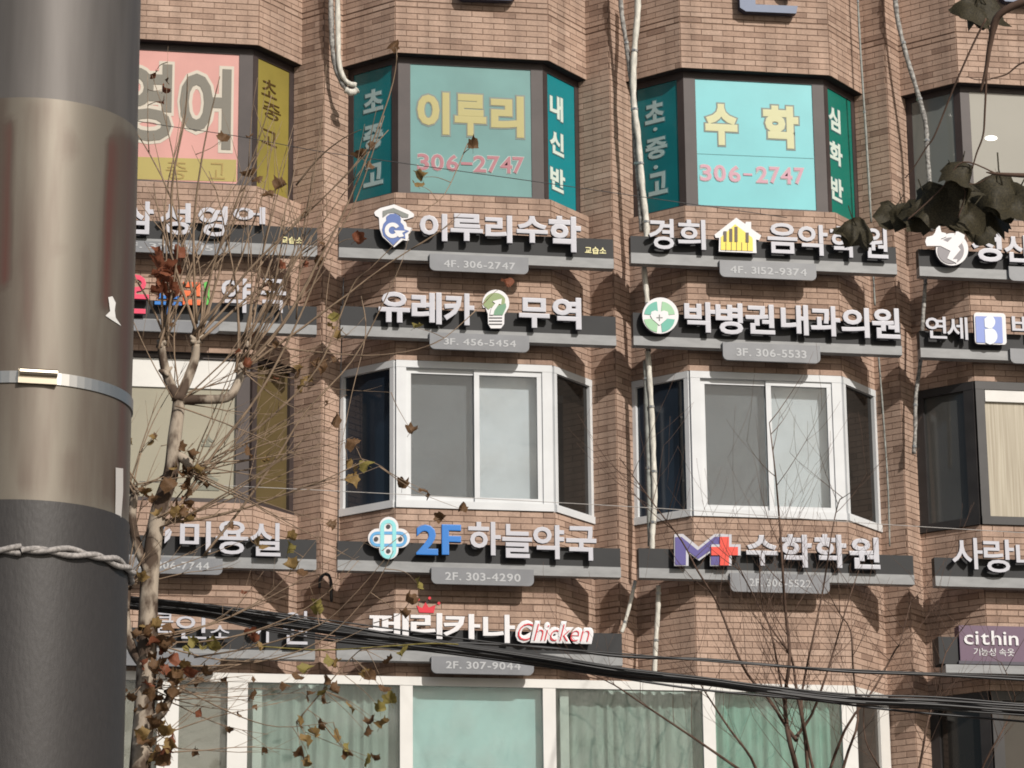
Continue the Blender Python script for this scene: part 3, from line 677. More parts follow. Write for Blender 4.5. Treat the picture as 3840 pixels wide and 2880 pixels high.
ES(s, R5, circ(1117, 412, 74, 24, 175, 330)+[(1178, 440), (1155, 480), (1128, 480), (1118, 445), (1090, 430), (1075, 445)], 'ac_olive', 0.006, lift=0.05)
ES(s, R5, [(1125, 425), (1185, 405), (1188, 430), (1165, 480), (1098, 480), (1100, 455)], 'ac_moss', 0.007, lift=0.05)
ES(s, R5, [(1084, 478), (1092, 440), (1118, 405), (1100, 392), (1160, 375), (1155, 412), (1142, 408), (1112, 452), (1106, 478)], 'acrylic_bright', 0.006, lift=0.058)
for y in (494, 514, 534): ES(s, R5, [(1078, y), (1162, y), (1162, y+7), (1078, y+7)], 'ac_ink', 0.004, lift=0.05)
s = board('sign with round green heart emblem reading 박병권내과의원', (2375.8, None, 1264, 1298), (3382, 1212, 1294, 1329.7))
put(s, [('박', bb(R6, 250, 362, 428, 542)), ('병', bb(R6, 430, 368, 587, 553)), ('권', bb(R6, 600, 375, 770, 552)), ('내', bb(R6, 805, 378, 963, 557)), ('과', bb(R6, 976, 385, 1147, 564)), ('의', bb(R6, 1152, 395, 1314, 572)), ('원', bb(R6, 1328, 397, 1490, 577))], off=0.03)
plate(s, bb(R6, 478, 590, 1038, 708), '3F. 306-5533', bb(R6, 555, 622, 958, 682))
ES(s, R6, circ(112, 443, 104, 36), 'acrylic_bright', 0.05, 'emblem_base')
for a0, m in ((184, 'ac_teal'), (274, 'ac_mint'), (4, 'ac_teal'), (94, 'ac_mint')):
    k = math.radians(a0+41); cx_, cy_ = 112+9*math.cos(k), 443+9*math.sin(k)
    ES(s, R6, [(cx_, cy_)]+circ(cx_, cy_, 82, 12, a0+2, a0+80), m, 0.005, lift=0.05)
ES(s, R6, [(112, 492), (72, 458), (60, 436), (66, 414), (86, 406), (112, 416), (138, 406), (160, 414), (164, 436), (152, 458)], 'acrylic_bright', 0.005, 'emblem_heart', lift=0.055)
ES(s, R6, [(109, 430), (115, 430), (115, 445), (130, 445), (130, 450), (115, 450), (115, 466), (109, 466), (109, 450), (95, 450), (95, 445), (109, 445)], 'ac_grey', 0.004, lift=0.06)
s = board('sign reading 연세 beside a blue square B emblem at right edge', (3452, 1240, 1304.7, 1340), (4430, None, None, None))
put(s, [('연', bb(T2, 415, 290, 792, 697)), ('세', bb(T2, 795, 303, 1172, 718)), ('바', bb(T2, 1970, 262, 2420, 655))], off=0.015)
plate(s, bb(T2, 1970, 858, 4560, 1200))
def rrect(x0, y0, x1, y1, r, sk=0.03):
    q = []
    for cx_, cy_, a in ((x1-r, y0+r, -90), (x1-r, y1-r, 0), (x0+r, y1-r, 90), (x0+r, y0+r, 180)):
        q += circ(cx_, cy_, r, 5, a, a+90)
    return [(x+(y-y0)*sk*1.5, y+(x-x0)*sk) for x, y in q]
ES(s, T2, rrect(1280, 222, 1850, 790, 60), 'acrylic_bright', 0.05, 'emblem_base')
ES(s, T2, rrect(1330, 268, 1810, 745, 20), 'ac_lavender', 0.006, lift=0.05)
ES(s, T2, [(1495, 320)]+circ(1560, 375, 130, 14, -80, 70)+[(1505, 465)], 'ac_white2', 0.005, lift=0.056)
ES(s, T2, [(1503, 505)]+circ(1580, 630, 150, 14, -75, 85)+[(1515, 745)], 'ac_white2', 0.005, lift=0.056)
# second-floor upper row
s = board('sign with small blue emblem reading 미용실 behind the plane tree twigs', (160, None, None, None), (1186, 2024.6, 2098, 2138.5))
put(s, [('미', bb(R7, 1035, 240, 1212, 422)), ('용', bb(R7, 1240, 238, 1427, 437)), ('실', bb(R7, 1438, 250, 1614, 447))], off=0.015)
plate(s, bb(R7, 700, 437, 1282, 548), '2F. 306-7744', bb(R7, 790, 462, 1205, 522))
ES(s, R7, [(896, 250), (930, 240), (948, 272), (935, 320), (925, 405), (898, 390)], 'ac_sky', 0.05, 'emblem_base')
ES(s, R7, [(950, 300), (975, 285), (988, 305), (975, 345), (945, 372)], 'acrylic_white', 0.05)
s = board('sign with pale blue knot emblem reading 2F 하늘약국', (1265, 2031, 2104.7, 2145), (2328, 2054, 2122, 2161))
put(s, [('하', bb(R8, 850, 243, 1037, 442)), ('늘', bb(R8, 1045, 258, 1217, 457)), ('약', bb(R8, 1223, 262, 1402, 464)), ('국', bb(R8, 1413, 270, 1587, 472))], off=0.022)
put(s, [('2', bb(R8, 550, 262, 675, 440)), ('F', bb(R8, 697, 262, 808, 440))], ('ac_blue', 'acrylic_edge'), 0.03, depth=0.06)
plate(s, bb(R8, 642, 500, 1232, 613), '2F. 303-4290', bb(R8, 720, 528, 1155, 590))
ES(s, E2, capsule(610, 642, 190, 420), 'acrylic_bright', 0.05, 'emblem_base')
ES(s, E2, capsule(614, 642, 190, 415, False), 'acrylic_bright', 0.047, 'emblem_base')
ES(s, E2, capsule(610, 642, 158, 390), 'ac_cyan', 0.005, holes=[capsule(610, 642, 80, 315)], lift=0.05)
ES(s, E2, capsule(614, 642, 150, 370, False), 'ac_sky', 0.007, holes=[capsule(614, 642, 90, 310, False)], lift=0.047)
for x, y in ((610, 395), (610, 880), (372, 640), (850, 640)):
    ES(s, E2, circ(x, y, 45, 14), 'ac_ink', 0.004, lift=0.051)
s = board('sign with purple M and red plus emblem reading 수학학원', (2396.6, 2059, 2132, 2170), (3428.6, 2080, 2153.5, 2190.6))
put(s, [('수', bb(R9, 605, 320, 787, 502)), ('학', bb(R9, 800, 316, 985, 512)), ('학', bb(R9, 1000, 316, 1182, 514)), ('원', bb(R9, 1198, 333, 1374, 520))], off=0.03)
plate(s, bb(R9, 520, 533, 1092, 657), '2F. 306-5522', bb(R9, 630, 565, 985, 622))
Mp = [(202, 330), (238, 328), (332, 405), (428, 328), (468, 328), (468, 490), (408, 490), (408, 405), (335, 455), (264, 400), (264, 490), (202, 490)]
ES(s, R9, [(192, 318), (242, 316), (332, 390), (424, 316), (480, 316), (480, 500), (398, 500), (398, 424), (335, 470), (274, 424), (274, 500), (192, 500)], 'acrylic_white', 0.046, 'emblem_base')
ES(s, R9, Mp, 'ac_purple', 0.006, lift=0.046)
ES(s, R9, [(452, 320), (520, 320), (520, 378), (572, 378), (572, 442), (520, 442), (520, 500), (452, 500), (452, 442), (402, 442), (402, 378), (452, 378)], 'acrylic_white', 0.060, 'emblem_base')
ES(s, R9, [(460, 328), (512, 328), (512, 386), (564, 386), (564, 434), (512, 434), (512, 492), (460, 492), (460, 434), (410, 434), (410, 386), (460, 386)], 'ac_red', 0.006, lift=0.060)
s = board('sign reading 사랑니 with rounded thin letters at right edge', (3508, 2090, 2160, 2198), (4480, None, None, None))
put(s, [('사', bb(T5, 690, 655, 1325, 1325)), ('랑', bb(T5, 1350, 688, 1980, 1395)), ('니', bb(T5, 2020, 755, 2560, 1335))], off=0.012)
# second-floor lower row
s = board('sign mostly hidden by black cables, white letters ending in 원', (160, None, None, None), (1181, 2368, 2442, 2475))
put(s, [('클', bb(Z3, 250, 300, 445, 530)), ('인', bb(Z3, 475, 318, 815, 600)), ('소', bb(Z3, 850, 440, 1085, 590)), ('아', bb(Z3, 1290, 275, 1565, 640)), ('원', bb(Z3, 1670, 278, 1948, 662))], off=0.005)
plate(s, bb(R7, 700, 985, 1270, 1080))
s = board('sign with red crown and script word Chicken beside bold white letters', (1262, None, 2438, 2478), (2334, 2376, 2454, 2493))
put(s, [('페', bb(Z4, 90, 228, 438, 452)), ('리', bb(Z4, 455, 230, 728, 462)), ('카', bb(Z4, 735, 238, 1055, 475)), ('나', bb(Z4, 1080, 245, 1355, 498))], ('acrylic_bright', 'acrylic_edge'), off=0.026)
plate(s, bb(R8, 642, 1012, 1232, 1127), '2F. 307-9044', bb(R8, 725, 1040, 1155, 1098))
ES(s, Z4, [(530, 230), (508, 168), (555, 192), (585, 140), (612, 186), (672, 165), (655, 234)], 'ac_crimson', 0.04, 'crown')
for i, (x, y) in enumerate(((522, 118), (620, 106), (700, 150))):
    ES(s, Z4, circ(x, y, 13, 12), 'ac_crimson', 0.04, 'crown_ball')
    ES(s, Z4, [((585, 145), (560, 190), (640, 172))[i], (x-6, y+4), (x+6, y+4), ((595, 150), (568, 188), (660, 170))[i]], 'ac_ink', 0.02, 'crown_spike')
text_row('Chicken', bb(Z4, 1362, 288, 2035, 508), YE, 0.035, ['acrylic_bright', 'acrylic_edge'], s, name='script_base', off=0.10, shear=0.3, gap=-0.16, step=0.0006)
text_row('Chicken', bb(Z4, 1388, 312, 2005, 480), YE-0.041, 0.005, ['ac_crimson', 'ac_crimson'], s, name='script_letter', off=-0.02, shear=0.3, gap=0.03)
# purple sign
def purple():
    Y = -0.30
    a = at(*T6(860, 355), Y); b_ = at(*T6(860, 1090), Y); x1 = at(*T6(4200, 500), Y).x
    root = empty('projecting_sign', ((a.x+x1)/2, Y, b_.z), 'purple underwear shop sign with white lettering above a grey shelf', 'sign')
    m = MB(); m.box(a.x, x1, Y, Y+0.16, b_.z, a.z); m.build('panel', 'ac_plum', root)
    m = MB(); m.box(a.x-0.02, x1, Y-0.01, Y+0.17, b_.z-0.035, b_.z-0.002); m.build('lower_edge', 'acrylic_edge', root)
    c = at(*T6(575, 1130), Y); d = at(*T6(575, 1345), Y)
    m = MB(); m.box(c.x, x1, Y-0.02, Y+0.2, d.z, b_.z-0.045); m.build('shelf', 'sign_grey', root)
    m = MB(); m.box(c.x-0.05, a.x-0.01, Y+0.03, Y+0.25, b_.z-0.03, a.z-0.12); m.build('side_box', 'sign_dark', root)
    text_row('cithin', bb(T6, 960, 455, 2085, 790), Y, 0.012, ['acrylic_bright', 'acrylic_edge'], root, off=0.01)
    text_row('기능성 속옷', bb(T6, 1165, 820, 2010, 1010), Y, 0.006, ['acrylic_bright', 'acrylic_edge'], root, off=0.0)
purple()
# big blue letters of the building name, cut by the top of the picture
def big(parts, label):
    c_ = parts[0]; root = empty('building_letter', at(c_[0][0], c_[0][1], -0.06), label, 'sign letter', 'big blue letters along the top of the facade')
    for pts in parts: px_shape(lambda x, y: (x, y), pts, -0.04, 0.09, ['letter_blue', 'letter_blue_edge'], root, 'stroke')
    m = MB(); p_ = at(sum(q[0] for q in parts[0])/len(parts[0]), -60, -0.04)
    m.box(p_.x-.02, p_.x+.02, -0.0398, 0.01, p_.z-.02, p_.z+.02); m.build('stand_off', 'steel', root)
big([[(1715, -160)]+circ(1740, -18, 26, 6, 180, 90)[::1]+[(1900, 12)]+circ(1908, -14, 26, 6, 90, 0)+[(1934, -60), (1905, -160), (1880, -120), (1880, -45), (1770, -50), (1770, -160)]], 'big blue rounded letter above the 이루리 window, cut off by top edge')
big([[(2758, -200), (2818, -200), (2826, 28), (2984, 34), (2978, 62), (2790, 54), (2768, 40)], [(2905, -240), (2950, -240), (2952, -60), (2905, -60)], [(2905, -60), (2930, -20), (2962, 2), (2962, -59)]], 'big blue letter with L-shaped foot above the 수학 window')
big([[(3740, -160), (3795, -160), (3800, -12), (3960, -6), (3955, 26), (3760, 16), (3745, 0)], [(3900, -220), (3945, -220), (3945, -50), (3900, -50)]], 'big blue letter in the top right corner beside the dark leaf')

# ------------------------------------------------------------------ pipes and conduits
def smooth(pts, n=6):
    q = []; P = [pts[0]]+list(pts)+[pts[-1]]
    for i in range(1, len(P)-2):
        for k in range(n):
            t = k/n; a, b, c, d = P[i-1], P[i], P[i+1], P[i+2]
            q.append(tuple(0.5*((2*b[j])+(-a[j]+c[j])*t+(2*a[j]-5*b[j]+4*c[j]-d[j])*t*t+(-a[j]+3*b[j]-3*c[j]+d[j])*t**3) for j in range(len(b))))
    q.append(tuple(pts[-1])); return q
def pipe(name, label, runs, clamp=True, cat='pipe'):
    """runs: list of (name, material, radius, Y, [(display x, display y)...])"""
    first = at(*DP(*runs[0][4][-1]), runs[0][3]); root = empty(name, first, label, cat)
    for nm, m, r, Y, pts in runs:
        q = [at(*DP(*p), Y) for p in smooth(pts, 5)]
        mb = MB(); rr = [r*(1+0.10*math.sin(i*2.1)+0.06*math.sin(i*5.3)) for i in range(len(q))]
        mb.tube(q, rr, 8); mb.build(nm, m, root, smooth=True)
        if clamp:
            for i in range(2, len(q)-1, 7):
                cb = MB(); d = (q[i+1]-q[i-1]).normalized()*0.012; cb.tube([q[i]-d, q[i]+d], r*1.25, 8); cb.build('clamp', 'steel', root)
pipe('pipe_bundle', 'white taped pipe bundle ending in an elbow at the teal window', [
    ('pipe', 'pipe_tape', 0.030, 0.16, [(714, -40), (716, 60), (722, 130), (738, 178), (757, 199)]),
    ('pipe', 'pipe_white', 0.028, 0.12, [(729, -40), (730, 60), (733, 140), (748, 176), (770, 184)]),
    ('end_cap', 'pipe_white', 0.036, 0.10, [(746, 194), (760, 200), (772, 194)])], clamp=False)
pipe('pipe_bundle', 'pair of white pipes running down between the two teal windows', [
    ('pipe', 'pipe_white', 0.034, 0.03, [(1378, -40), (1377, 30), (1369, 130), (1369, 220), (1379, 300), (1386, 390), (1396, 480), (1396, 540)]),
    ('corrugated_pipe', 'pipe_tape', 0.026, 0.08, [(1338, -40), (1343, 30), (1355, 110), (1366, 200), (1371, 300), (1379, 390), (1386, 500)]),
    ('pipe', 'pipe_white', 0.030, 0.05, [(1390, 560), (1393, 600), (1400, 670), (1404, 720)]),
    ('pipe', 'pipe_white', 0.030, 0.05, [(1398, 740), (1402, 800), (1408, 900), (1412, 1000), (1414, 1090), (1409, 1150), (1409, 1190)]),
    ('pipe', 'pipe_grey', 0.028, 0.09, [(1394, 780), (1398, 900), (1402, 1040), (1404, 1180)]),
    ('pipe', 'pipe_white', 0.026, 0.10, [(1422, 1265), (1421, 1320), (1416, 1400), (1413, 1480)]),
    ('branch_pipe', 'pipe_white', 0.020, 0.12, [(1372, 1255), (1362, 1300), (1348, 1352), (1342, 1366)])])
pipe('conduit', 'thin pale conduit down the pier right of the 수학 window', [
    ('pipe', 'pipe_grey', 0.013, 0.22, [(1851, -40), (1858, 100), (1870, 280), (1882, 480)]),
    ('pipe', 'pipe_grey', 0.011, 0.24, [(1886, 590), (1890, 660)]),
    ('pipe', 'pipe_grey', 0.010, 0.24, [(1898, 770), (1908, 900), (1918, 1050), (1922, 1180)])])
pipe('conduit', 'dark wrapped conduit slanting down past the right-hand grey window', [
    ('pipe', 'pipe_tape', 0.028, 0.10, [(1932, -40), (1937, 30), (1955, 110), (1982, 200), (1999, 265), (2003, 330), (2008, 400), (2012, 500)]),
    ('pipe', 'pipe_tape', 0.022, 0.12, [(2001, 580), (1994, 680), (1988, 780), (1978, 860), (1977, 930), (1974, 980)])])
pipe('drain_wire', 'thin dark down-wire along the pier left of the sliding window', [
    ('wire', 'cable', 0.006, 0.02, [(742, 600), (736, 800), (731, 1000), (730, 1250)])], clamp=False, cat='wire')
pipe('conduit_elbow', 'black bent conduit beside the 미용실 sign', [
    ('pipe', 'black_frame', 0.016, 0.2, [(690, 1270), (692, 1250), (704, 1240), (714, 1252), (716, 1300)])], clamp=False)

# ------------------------------------------------------------------ cables across the street front
BC = [(-300, 1240, 13), (319, 1305, 13), (450, 1319, 15), (563, 1338, 22), (713, 1361, 24), (931, 1391, 17), (1171, 1427, 15), (1343, 1455, 13), (1516, 1472, 9), (1645, 1490, 9), (1832, 1513, 12), (2020, 1522, 15), (2212, 1536, 15), (2600, 1560, 16)]
rc = random.Random(11); YC = -5.0
for i in range(15):
    ph, k0 = rc.uniform(-1, 1), rc.uniform(0.5, 1.6); o0 = -1+2*i/14
    pts = []
    for x, y, h in BC:
        o = o0*0.75+0.35*math.sin(x/420*k0+ph*3)
        pts.append((x, y+h*o, YC+0.06*math.sin(x/300+ph*5)+0.02*i*0.2))
    q = smooth(pts, 6)
    mb = MB(); mb.tube([at(*DP(a, b), c) for a, b, c in q], rc.choice((0.007, 0.009, 0.012)), 6)
    o = mb.build('cable', 'cable', None, smooth=True); tag(o, 'black cable in the thick sagging bundle across the lower signs', 'cable', 'cables in the thick black bundle')
def single(name, label, pts, r, m, Y, cat='cable'):
    mb = MB(); mb.tube([at(*DP(*p), Y) for p in smooth(pts, 6)], r, 6); o = mb.build(name, m, None, smooth=True); tag(o, label, cat)
single('cable', 'single thick black cable just above the bundle over the bare brick bay', [(780, 1368), (931, 1385), (1171, 1398), (1343, 1418), (1516, 1424), (1645, 1435), (1832, 1451), (2020, 1458), (2300, 1474)], 0.013, 'cable', -4.6)
single('cable', 'thin black cable sagging right above the bundle from the tree', [(250, 1290), (500, 1312), (800, 1352), (1100, 1392), (1343, 1412), (1700, 1440), (2300, 1466)], 0.007, 'cable', -4.7)
single('cable', 'black cable leaving the bundle low at the right edge', [(1250, 1450), (1500, 1488), (1750, 1512), (1950, 1536), (2300, 1566)], 0.010, 'cable', -4.8)
single('wire', 'thin dark wire crossing the pink and teal windows', [(100, 222), (305, 263), (512, 294), (691, 327), (867, 352), (1148, 391), (1440, 433), (1700, 470)], 0.0035, 'cable', -4.4, 'wire')
single('wire', 'thin pale wire crossing below the white sliding windows', [(300, 1040), (691, 1059), (1100, 1080), (1500, 1103), (1884, 1131), (2300, 1156)], 0.003, 'wire_pale', -4.5, 'wire')
single('wire', 'yellow green wire sagging from the twigs to the crown sign', [(560, 1396), (700, 1404), (850, 1395), (931, 1390), (990, 1392)], 0.006, 'leaf_olive', -5.2, 'wire')

# ------------------------------------------------------------------ trees
def leaf_mesh(seed, size, m, sinus=1.0, fold=1.0):
    """dry, curled, five-lobed plane leaf with its stalk"""
    r = random.Random(seed); mb = MB()
    lob = [(0, 1.0), (9, 0.86), (21, 0.62*sinus), (36, 0.80), (45, 0.92), (54, 0.78), (68, 0.58*sinus), (88, 0.66), (100, 0.72), (128, 0.46), (165, 0.30)]
    out = []
    for a, l in lob: out.append((a, l*r.uniform(0.85, 1.12)))
    for a, l in reversed(lob[1:]): out.append((-a, l*r.uniform(0.85, 1.12)))
    c1, c2, tw = r.uniform(0.5, 1.4)*fold, r.uniform(0.1, 0.9)*fold, r.uniform(-0.7, 0.7)
    def P(a, l):
        x = math.sin(math.radians(a))*l; y = math.cos(math.radians(a))*l
        z = c1*0.65*x*x-c2*0.5*y*y+0.09*math.sin(6*x+tw*4)+0.06*math.sin(7*y+tw*9)+tw*x*y*0.6
        return Vector((x*(1-0.25*c1*abs(x)), y*0.9, z))*size
    c = Vector((0, 0, 0)); mid = [P(a, l*0.4) for a, l in out]; md2 = [P(a, l*0.72) for a, l in out]; rim = [P(a, l) for a, l in out]; n = len(out)
    for i in range(n):
        j = (i+1) % n
        mb.face([c, mid[i], mid[j]]); mb.face([mid[i], md2[i], md2[j], mid[j]]); mb.face([md2[i], rim[i], rim[j], md2[j]])
    mb.tube([c, Vector((0.02, -0.35, 0.06))*size, Vector((0.05, -0.7, 0.02))*size], 0.012*size*1.6, 3)
    me = bpy.data.meshes.new('leaf'); me.from_pydata(mb.v, [], mb.f); me.materials.append(MATS[m])
    bm = bmesh.new(); bm.from_mesh(me); bmesh.ops.remove_doubles(bm, verts=bm.verts, dist=1e-5); bm.to_mesh(me); bm.free()
    me.polygons.foreach_set('use_smooth', [True]*len(me.polygons)); me.update()
    return me
LM = {}
def leaf(parent, pos, m, size, rnd, droop=0.6):
    k = (m, rnd.randrange(4))
    if k not in LM: LM[k] = leaf_mesh(k[1]+len(LM)*7, 1.0, m, 1.22, 1.25)
    o = bpy.data.objects.new('leaf', LM[k]); COL.objects.link(o); attach(o, parent)
    o.location = pos; o.scale = (size*rnd.uniform(.85, 1.15), size*rnd.uniform(.9, 1.1), size)
    o.rotation_euler = (math.radians(rnd.uniform(20, 150)), rnd.uniform(-0.9, 0.9), rnd.uniform(0, 6.28))
    return o
def px(P):
    d = P-CAM; z = d.dot(FW); return (1920+F_PX*d.dot(RT)/z, 1440-F_PX*d.dot(UP)/z)
def curve(rnd, p, d, L, bend, n=9, wob=0.05):
    q = [p.copy()]; d = d.normalized()
    for i in range(n):
        d = (d+bend*(1.0/n)+Vector((rnd.uniform(-1, 1), rnd.uniform(-1, 1), rnd.uniform(-1, 1)))*wob).normalized()
        q.append(q[-1]+d*(L/n))
    return q
# --- pollarded plane tree at left
YT = -6.2
rt_ = random.Random(21)
tree = empty('plane_tree', (at(520, 2880, YT).x, YT, 0), 'pollarded plane tree with long pale twigs and dry leaves beside the grey pole', 'tree')
tp = [(470, 4300), (490, 3400), (525, 2880), (545, 2600), (555, 2300), (565, 2130), (592, 1930), (640, 1780), (655, 1640), (668, 1540), (670, 1490)]
q = [at(u, v, YT) for u, v in tp]; q[0].z = 0.0
trunk = MB(); trunk.tube(smooth([tuple(p) for p in q], 4), [0.098-0.050*i/(4*(len(q)-1)) for i in range(4*(len(q)-1)+1)], 10)
def knob(mb, u, v, r, Y):
    p = at(u, v, Y)
    for k in range(12):
        d_ = Vector((rt_.uniform(-1, 1), rt_.uniform(-1, 1), rt_.uniform(-.6, 1))); mb.tube([p-d_*r*.25, p+d_*r*.35, p+d_*r*rt_.uniform(.6, 1.1)], [r*0.34, r*0.42, r*0.16], 6)
limbs = [[(668, 1500), (630, 1420), (612, 1350), (605, 1300)], [(668, 1500), (705, 1420), (730, 1350), (735, 1290)], [(672, 1500), (740, 1498), (850, 1492), (890, 1440), (905, 1390)],
         [(560, 2150), (520, 2060), (495, 1950), (505, 1850)], [(540, 2500), (490, 2420), (470, 2300), (478, 2200)], [(650, 1700), (700, 1730), (715, 1770)], [(530, 2720), (600, 2680), (640, 2610)]]
for L in limbs:
    qq = [tuple(at(u, v, YT+rt_.uniform(-.05, .05))) for u, v in L]; k = 4*(len(L)-1)+1
    trunk.tube(smooth(qq, 4), [0.044-0.012*i/k for i in range(k)], 8)
KN = [(605, 1290), (735, 1285), (905, 1385), (505, 1845), (478, 2195), (715, 1775), (640, 2600), (620, 1400), (590, 1960), (548, 2560), (560, 2380), (930, 1300)]
for u, v in KN: knob(trunk, u, v, 0.062, YT)
trunk.build('trunk', 'bark', tree, smooth=True)
tw = MB(); nodes = []; LPX = []
def shoots(u, v, n, a0, a1, l0, l1, bend=(0, 0, 0), r0=0.011, Y=YT):
    for i in range(n):
        a = math.radians(rt_.uniform(a0, a1)); d = Vector((math.sin(a), rt_.uniform(-0.45, 0.3), math.cos(a)))
        L = rt_.uniform(l0, l1); p = at(u+rt_.uniform(-25, 25), v+rt_.uniform(-25, 25), Y+rt_.uniform(-.1, .1))
        c = curve(rt_, p, d, L, Vector(bend)+Vector((rt_.uniform(-.55, .55), 0, rt_.uniform(-.2, .5))), 10, 0.07)
        r = r0*rt_.uniform(0.6, 1.25); tw.tube(c, [r*(1-0.75*k/10) for k in range(11)], 5)
        nodes.append(c)
        for k in range(3, 10):
            if rt_.random() < 0.45:
                d2 = (c[k]-c[k-1]).normalized()+Vector((rt_.uniform(-1, 1), rt_.uniform(-.6, .6), rt_.uniform(-.3, .7)))*0.8
                c2 = curve(rt_, c[k], d2, L*rt_.uniform(.12, .4), Vector((0, 0, .2)), 5, 0.06)
                tw.tube(c2, [r*0.45*(1-0.7*j/5) for j in range(6)], 4); nodes.append(c2)
shoots(605, 1285, 9, -20, 34, 0.8, 2.5, r0=0.013); shoots(735, 1280, 11, -16, 42, 0.8, 2.5, r0=0.013); shoots(905, 1380, 9, 8, 60, 1.3, 2.4, (0, 0, 0.35))
shoots(930, 1290, 6, 10, 50, 1.0, 2.0, (0, 0, .2)); shoots(505, 1840, 16, -80, 110, 0.5, 1.3, r0=.007); shoots(478, 2190, 8, 0, 100, 0.5, 1.3, r0=.008)
shoots(715, 1770, 16, 0, 130, 0.6, 1.6, (0, 0, -.2), r0=.007); shoots(668, 1500, 10, -60, 110, 0.5, 1.4, r0=.007); shoots(905, 1385, 8, 60, 150, 0.5, 1.3, (0, 0, .4), r0=.006); shoots(590, 1960, 8, 40, 110, 0.9, 2.0, (0, 0, .5)); shoots(640, 2600, 9, 45, 130, 0.6, 1.5, (0, 0, -.1), r0=.006)
shoots(548, 2560, 6, 60, 125, 0.6, 1.5, (0, 0, .2), r0=.006); shoots(560, 2380, 6, 40, 110, 0.9, 2.0, (0, 0, .6), r0=.008); shoots(540, 2800, 5, 50, 110, .6, 1.4, r0=.006)
def twig_px(pts, r0=0.012, Y=YT):
    c = [at(*DP(*p), Y-0.2*i/len(pts)) for i, p in enumerate(smooth(pts, 4))]
    tw.tube(c, [r0*(1-0.75*k/len(c)) for k in range(len(c))], 5); nodes.append(c)
twig_px([(395, 1080), (470, 970), (560, 850), (640, 700), (700, 560), (770, 430), (830, 250)], 0.014)
twig_px([(520, 800), (610, 700), (690, 560), (760, 420), (840, 210), (858, 120)], 0.014)
twig_px([(560, 745), (680, 760), (800, 768), (900, 755), (960, 730)], 0.008)
twig_px([(440, 1200), (520, 1100), (600, 985), (660, 890), (760, 780), (830, 650), (870, 560)], 0.012)
twig_px([(540, 940), (640, 850), (700, 770), (760, 620), (800, 580), (860, 520)], 0.010)
twig_px([(640, 400), (690, 340), (740, 300), (780, 280)], 0.009)
twig_px([(370, 560), (372, 400), (400, 250), (405, 160)], 0.013); twig_px([(425, 700), (418, 500), (440, 320), (475, 165)], 0.013)
twig_px([(420, 1420), (560, 1395), (690, 1350), (760, 1290), (830, 1210)], 0.008); twig_px([(400, 1440), (560, 1430), (700, 1380), (800, 1280), (850, 1190)], 0.008)
twig_px([(380, 1480), (500, 1540), (600, 1570), (720, 1560)], 0.007); twig_px([(640, 1560), (760, 1420), (800, 1400), (860, 1390)], 0.006)
twig_px([(780, 640), (790, 720), (760, 850), (730, 1000)], 0.006); twig_px([(1050, 650), (960, 730), (900, 755)], 0.005)
twig_px([(1010, 310), (960, 420), (900, 470), (870, 560)], 0.005); twig_px([(640, 690), (655, 500), (690, 300), (705, 140)], 0.008)
for i in range(40):
    x, y = rt_.gauss(338, 26), rt_.uniform(1340, 1659); LPX.append((x, y, rt_.choice('bbbbor')))
for i in range(14): LPX.append((rt_.gauss(365, 22), rt_.gauss(600, 30), 'r'))
for i in range(16): LPX.append((rt_.uniform(310, 440), rt_.uniform(950, 1130), rt_.choice('bbo')))
for i in range(14): LPX.append((rt_.uniform(640, 850), rt_.uniform(1440, 1655), rt_.choice('bboy')))
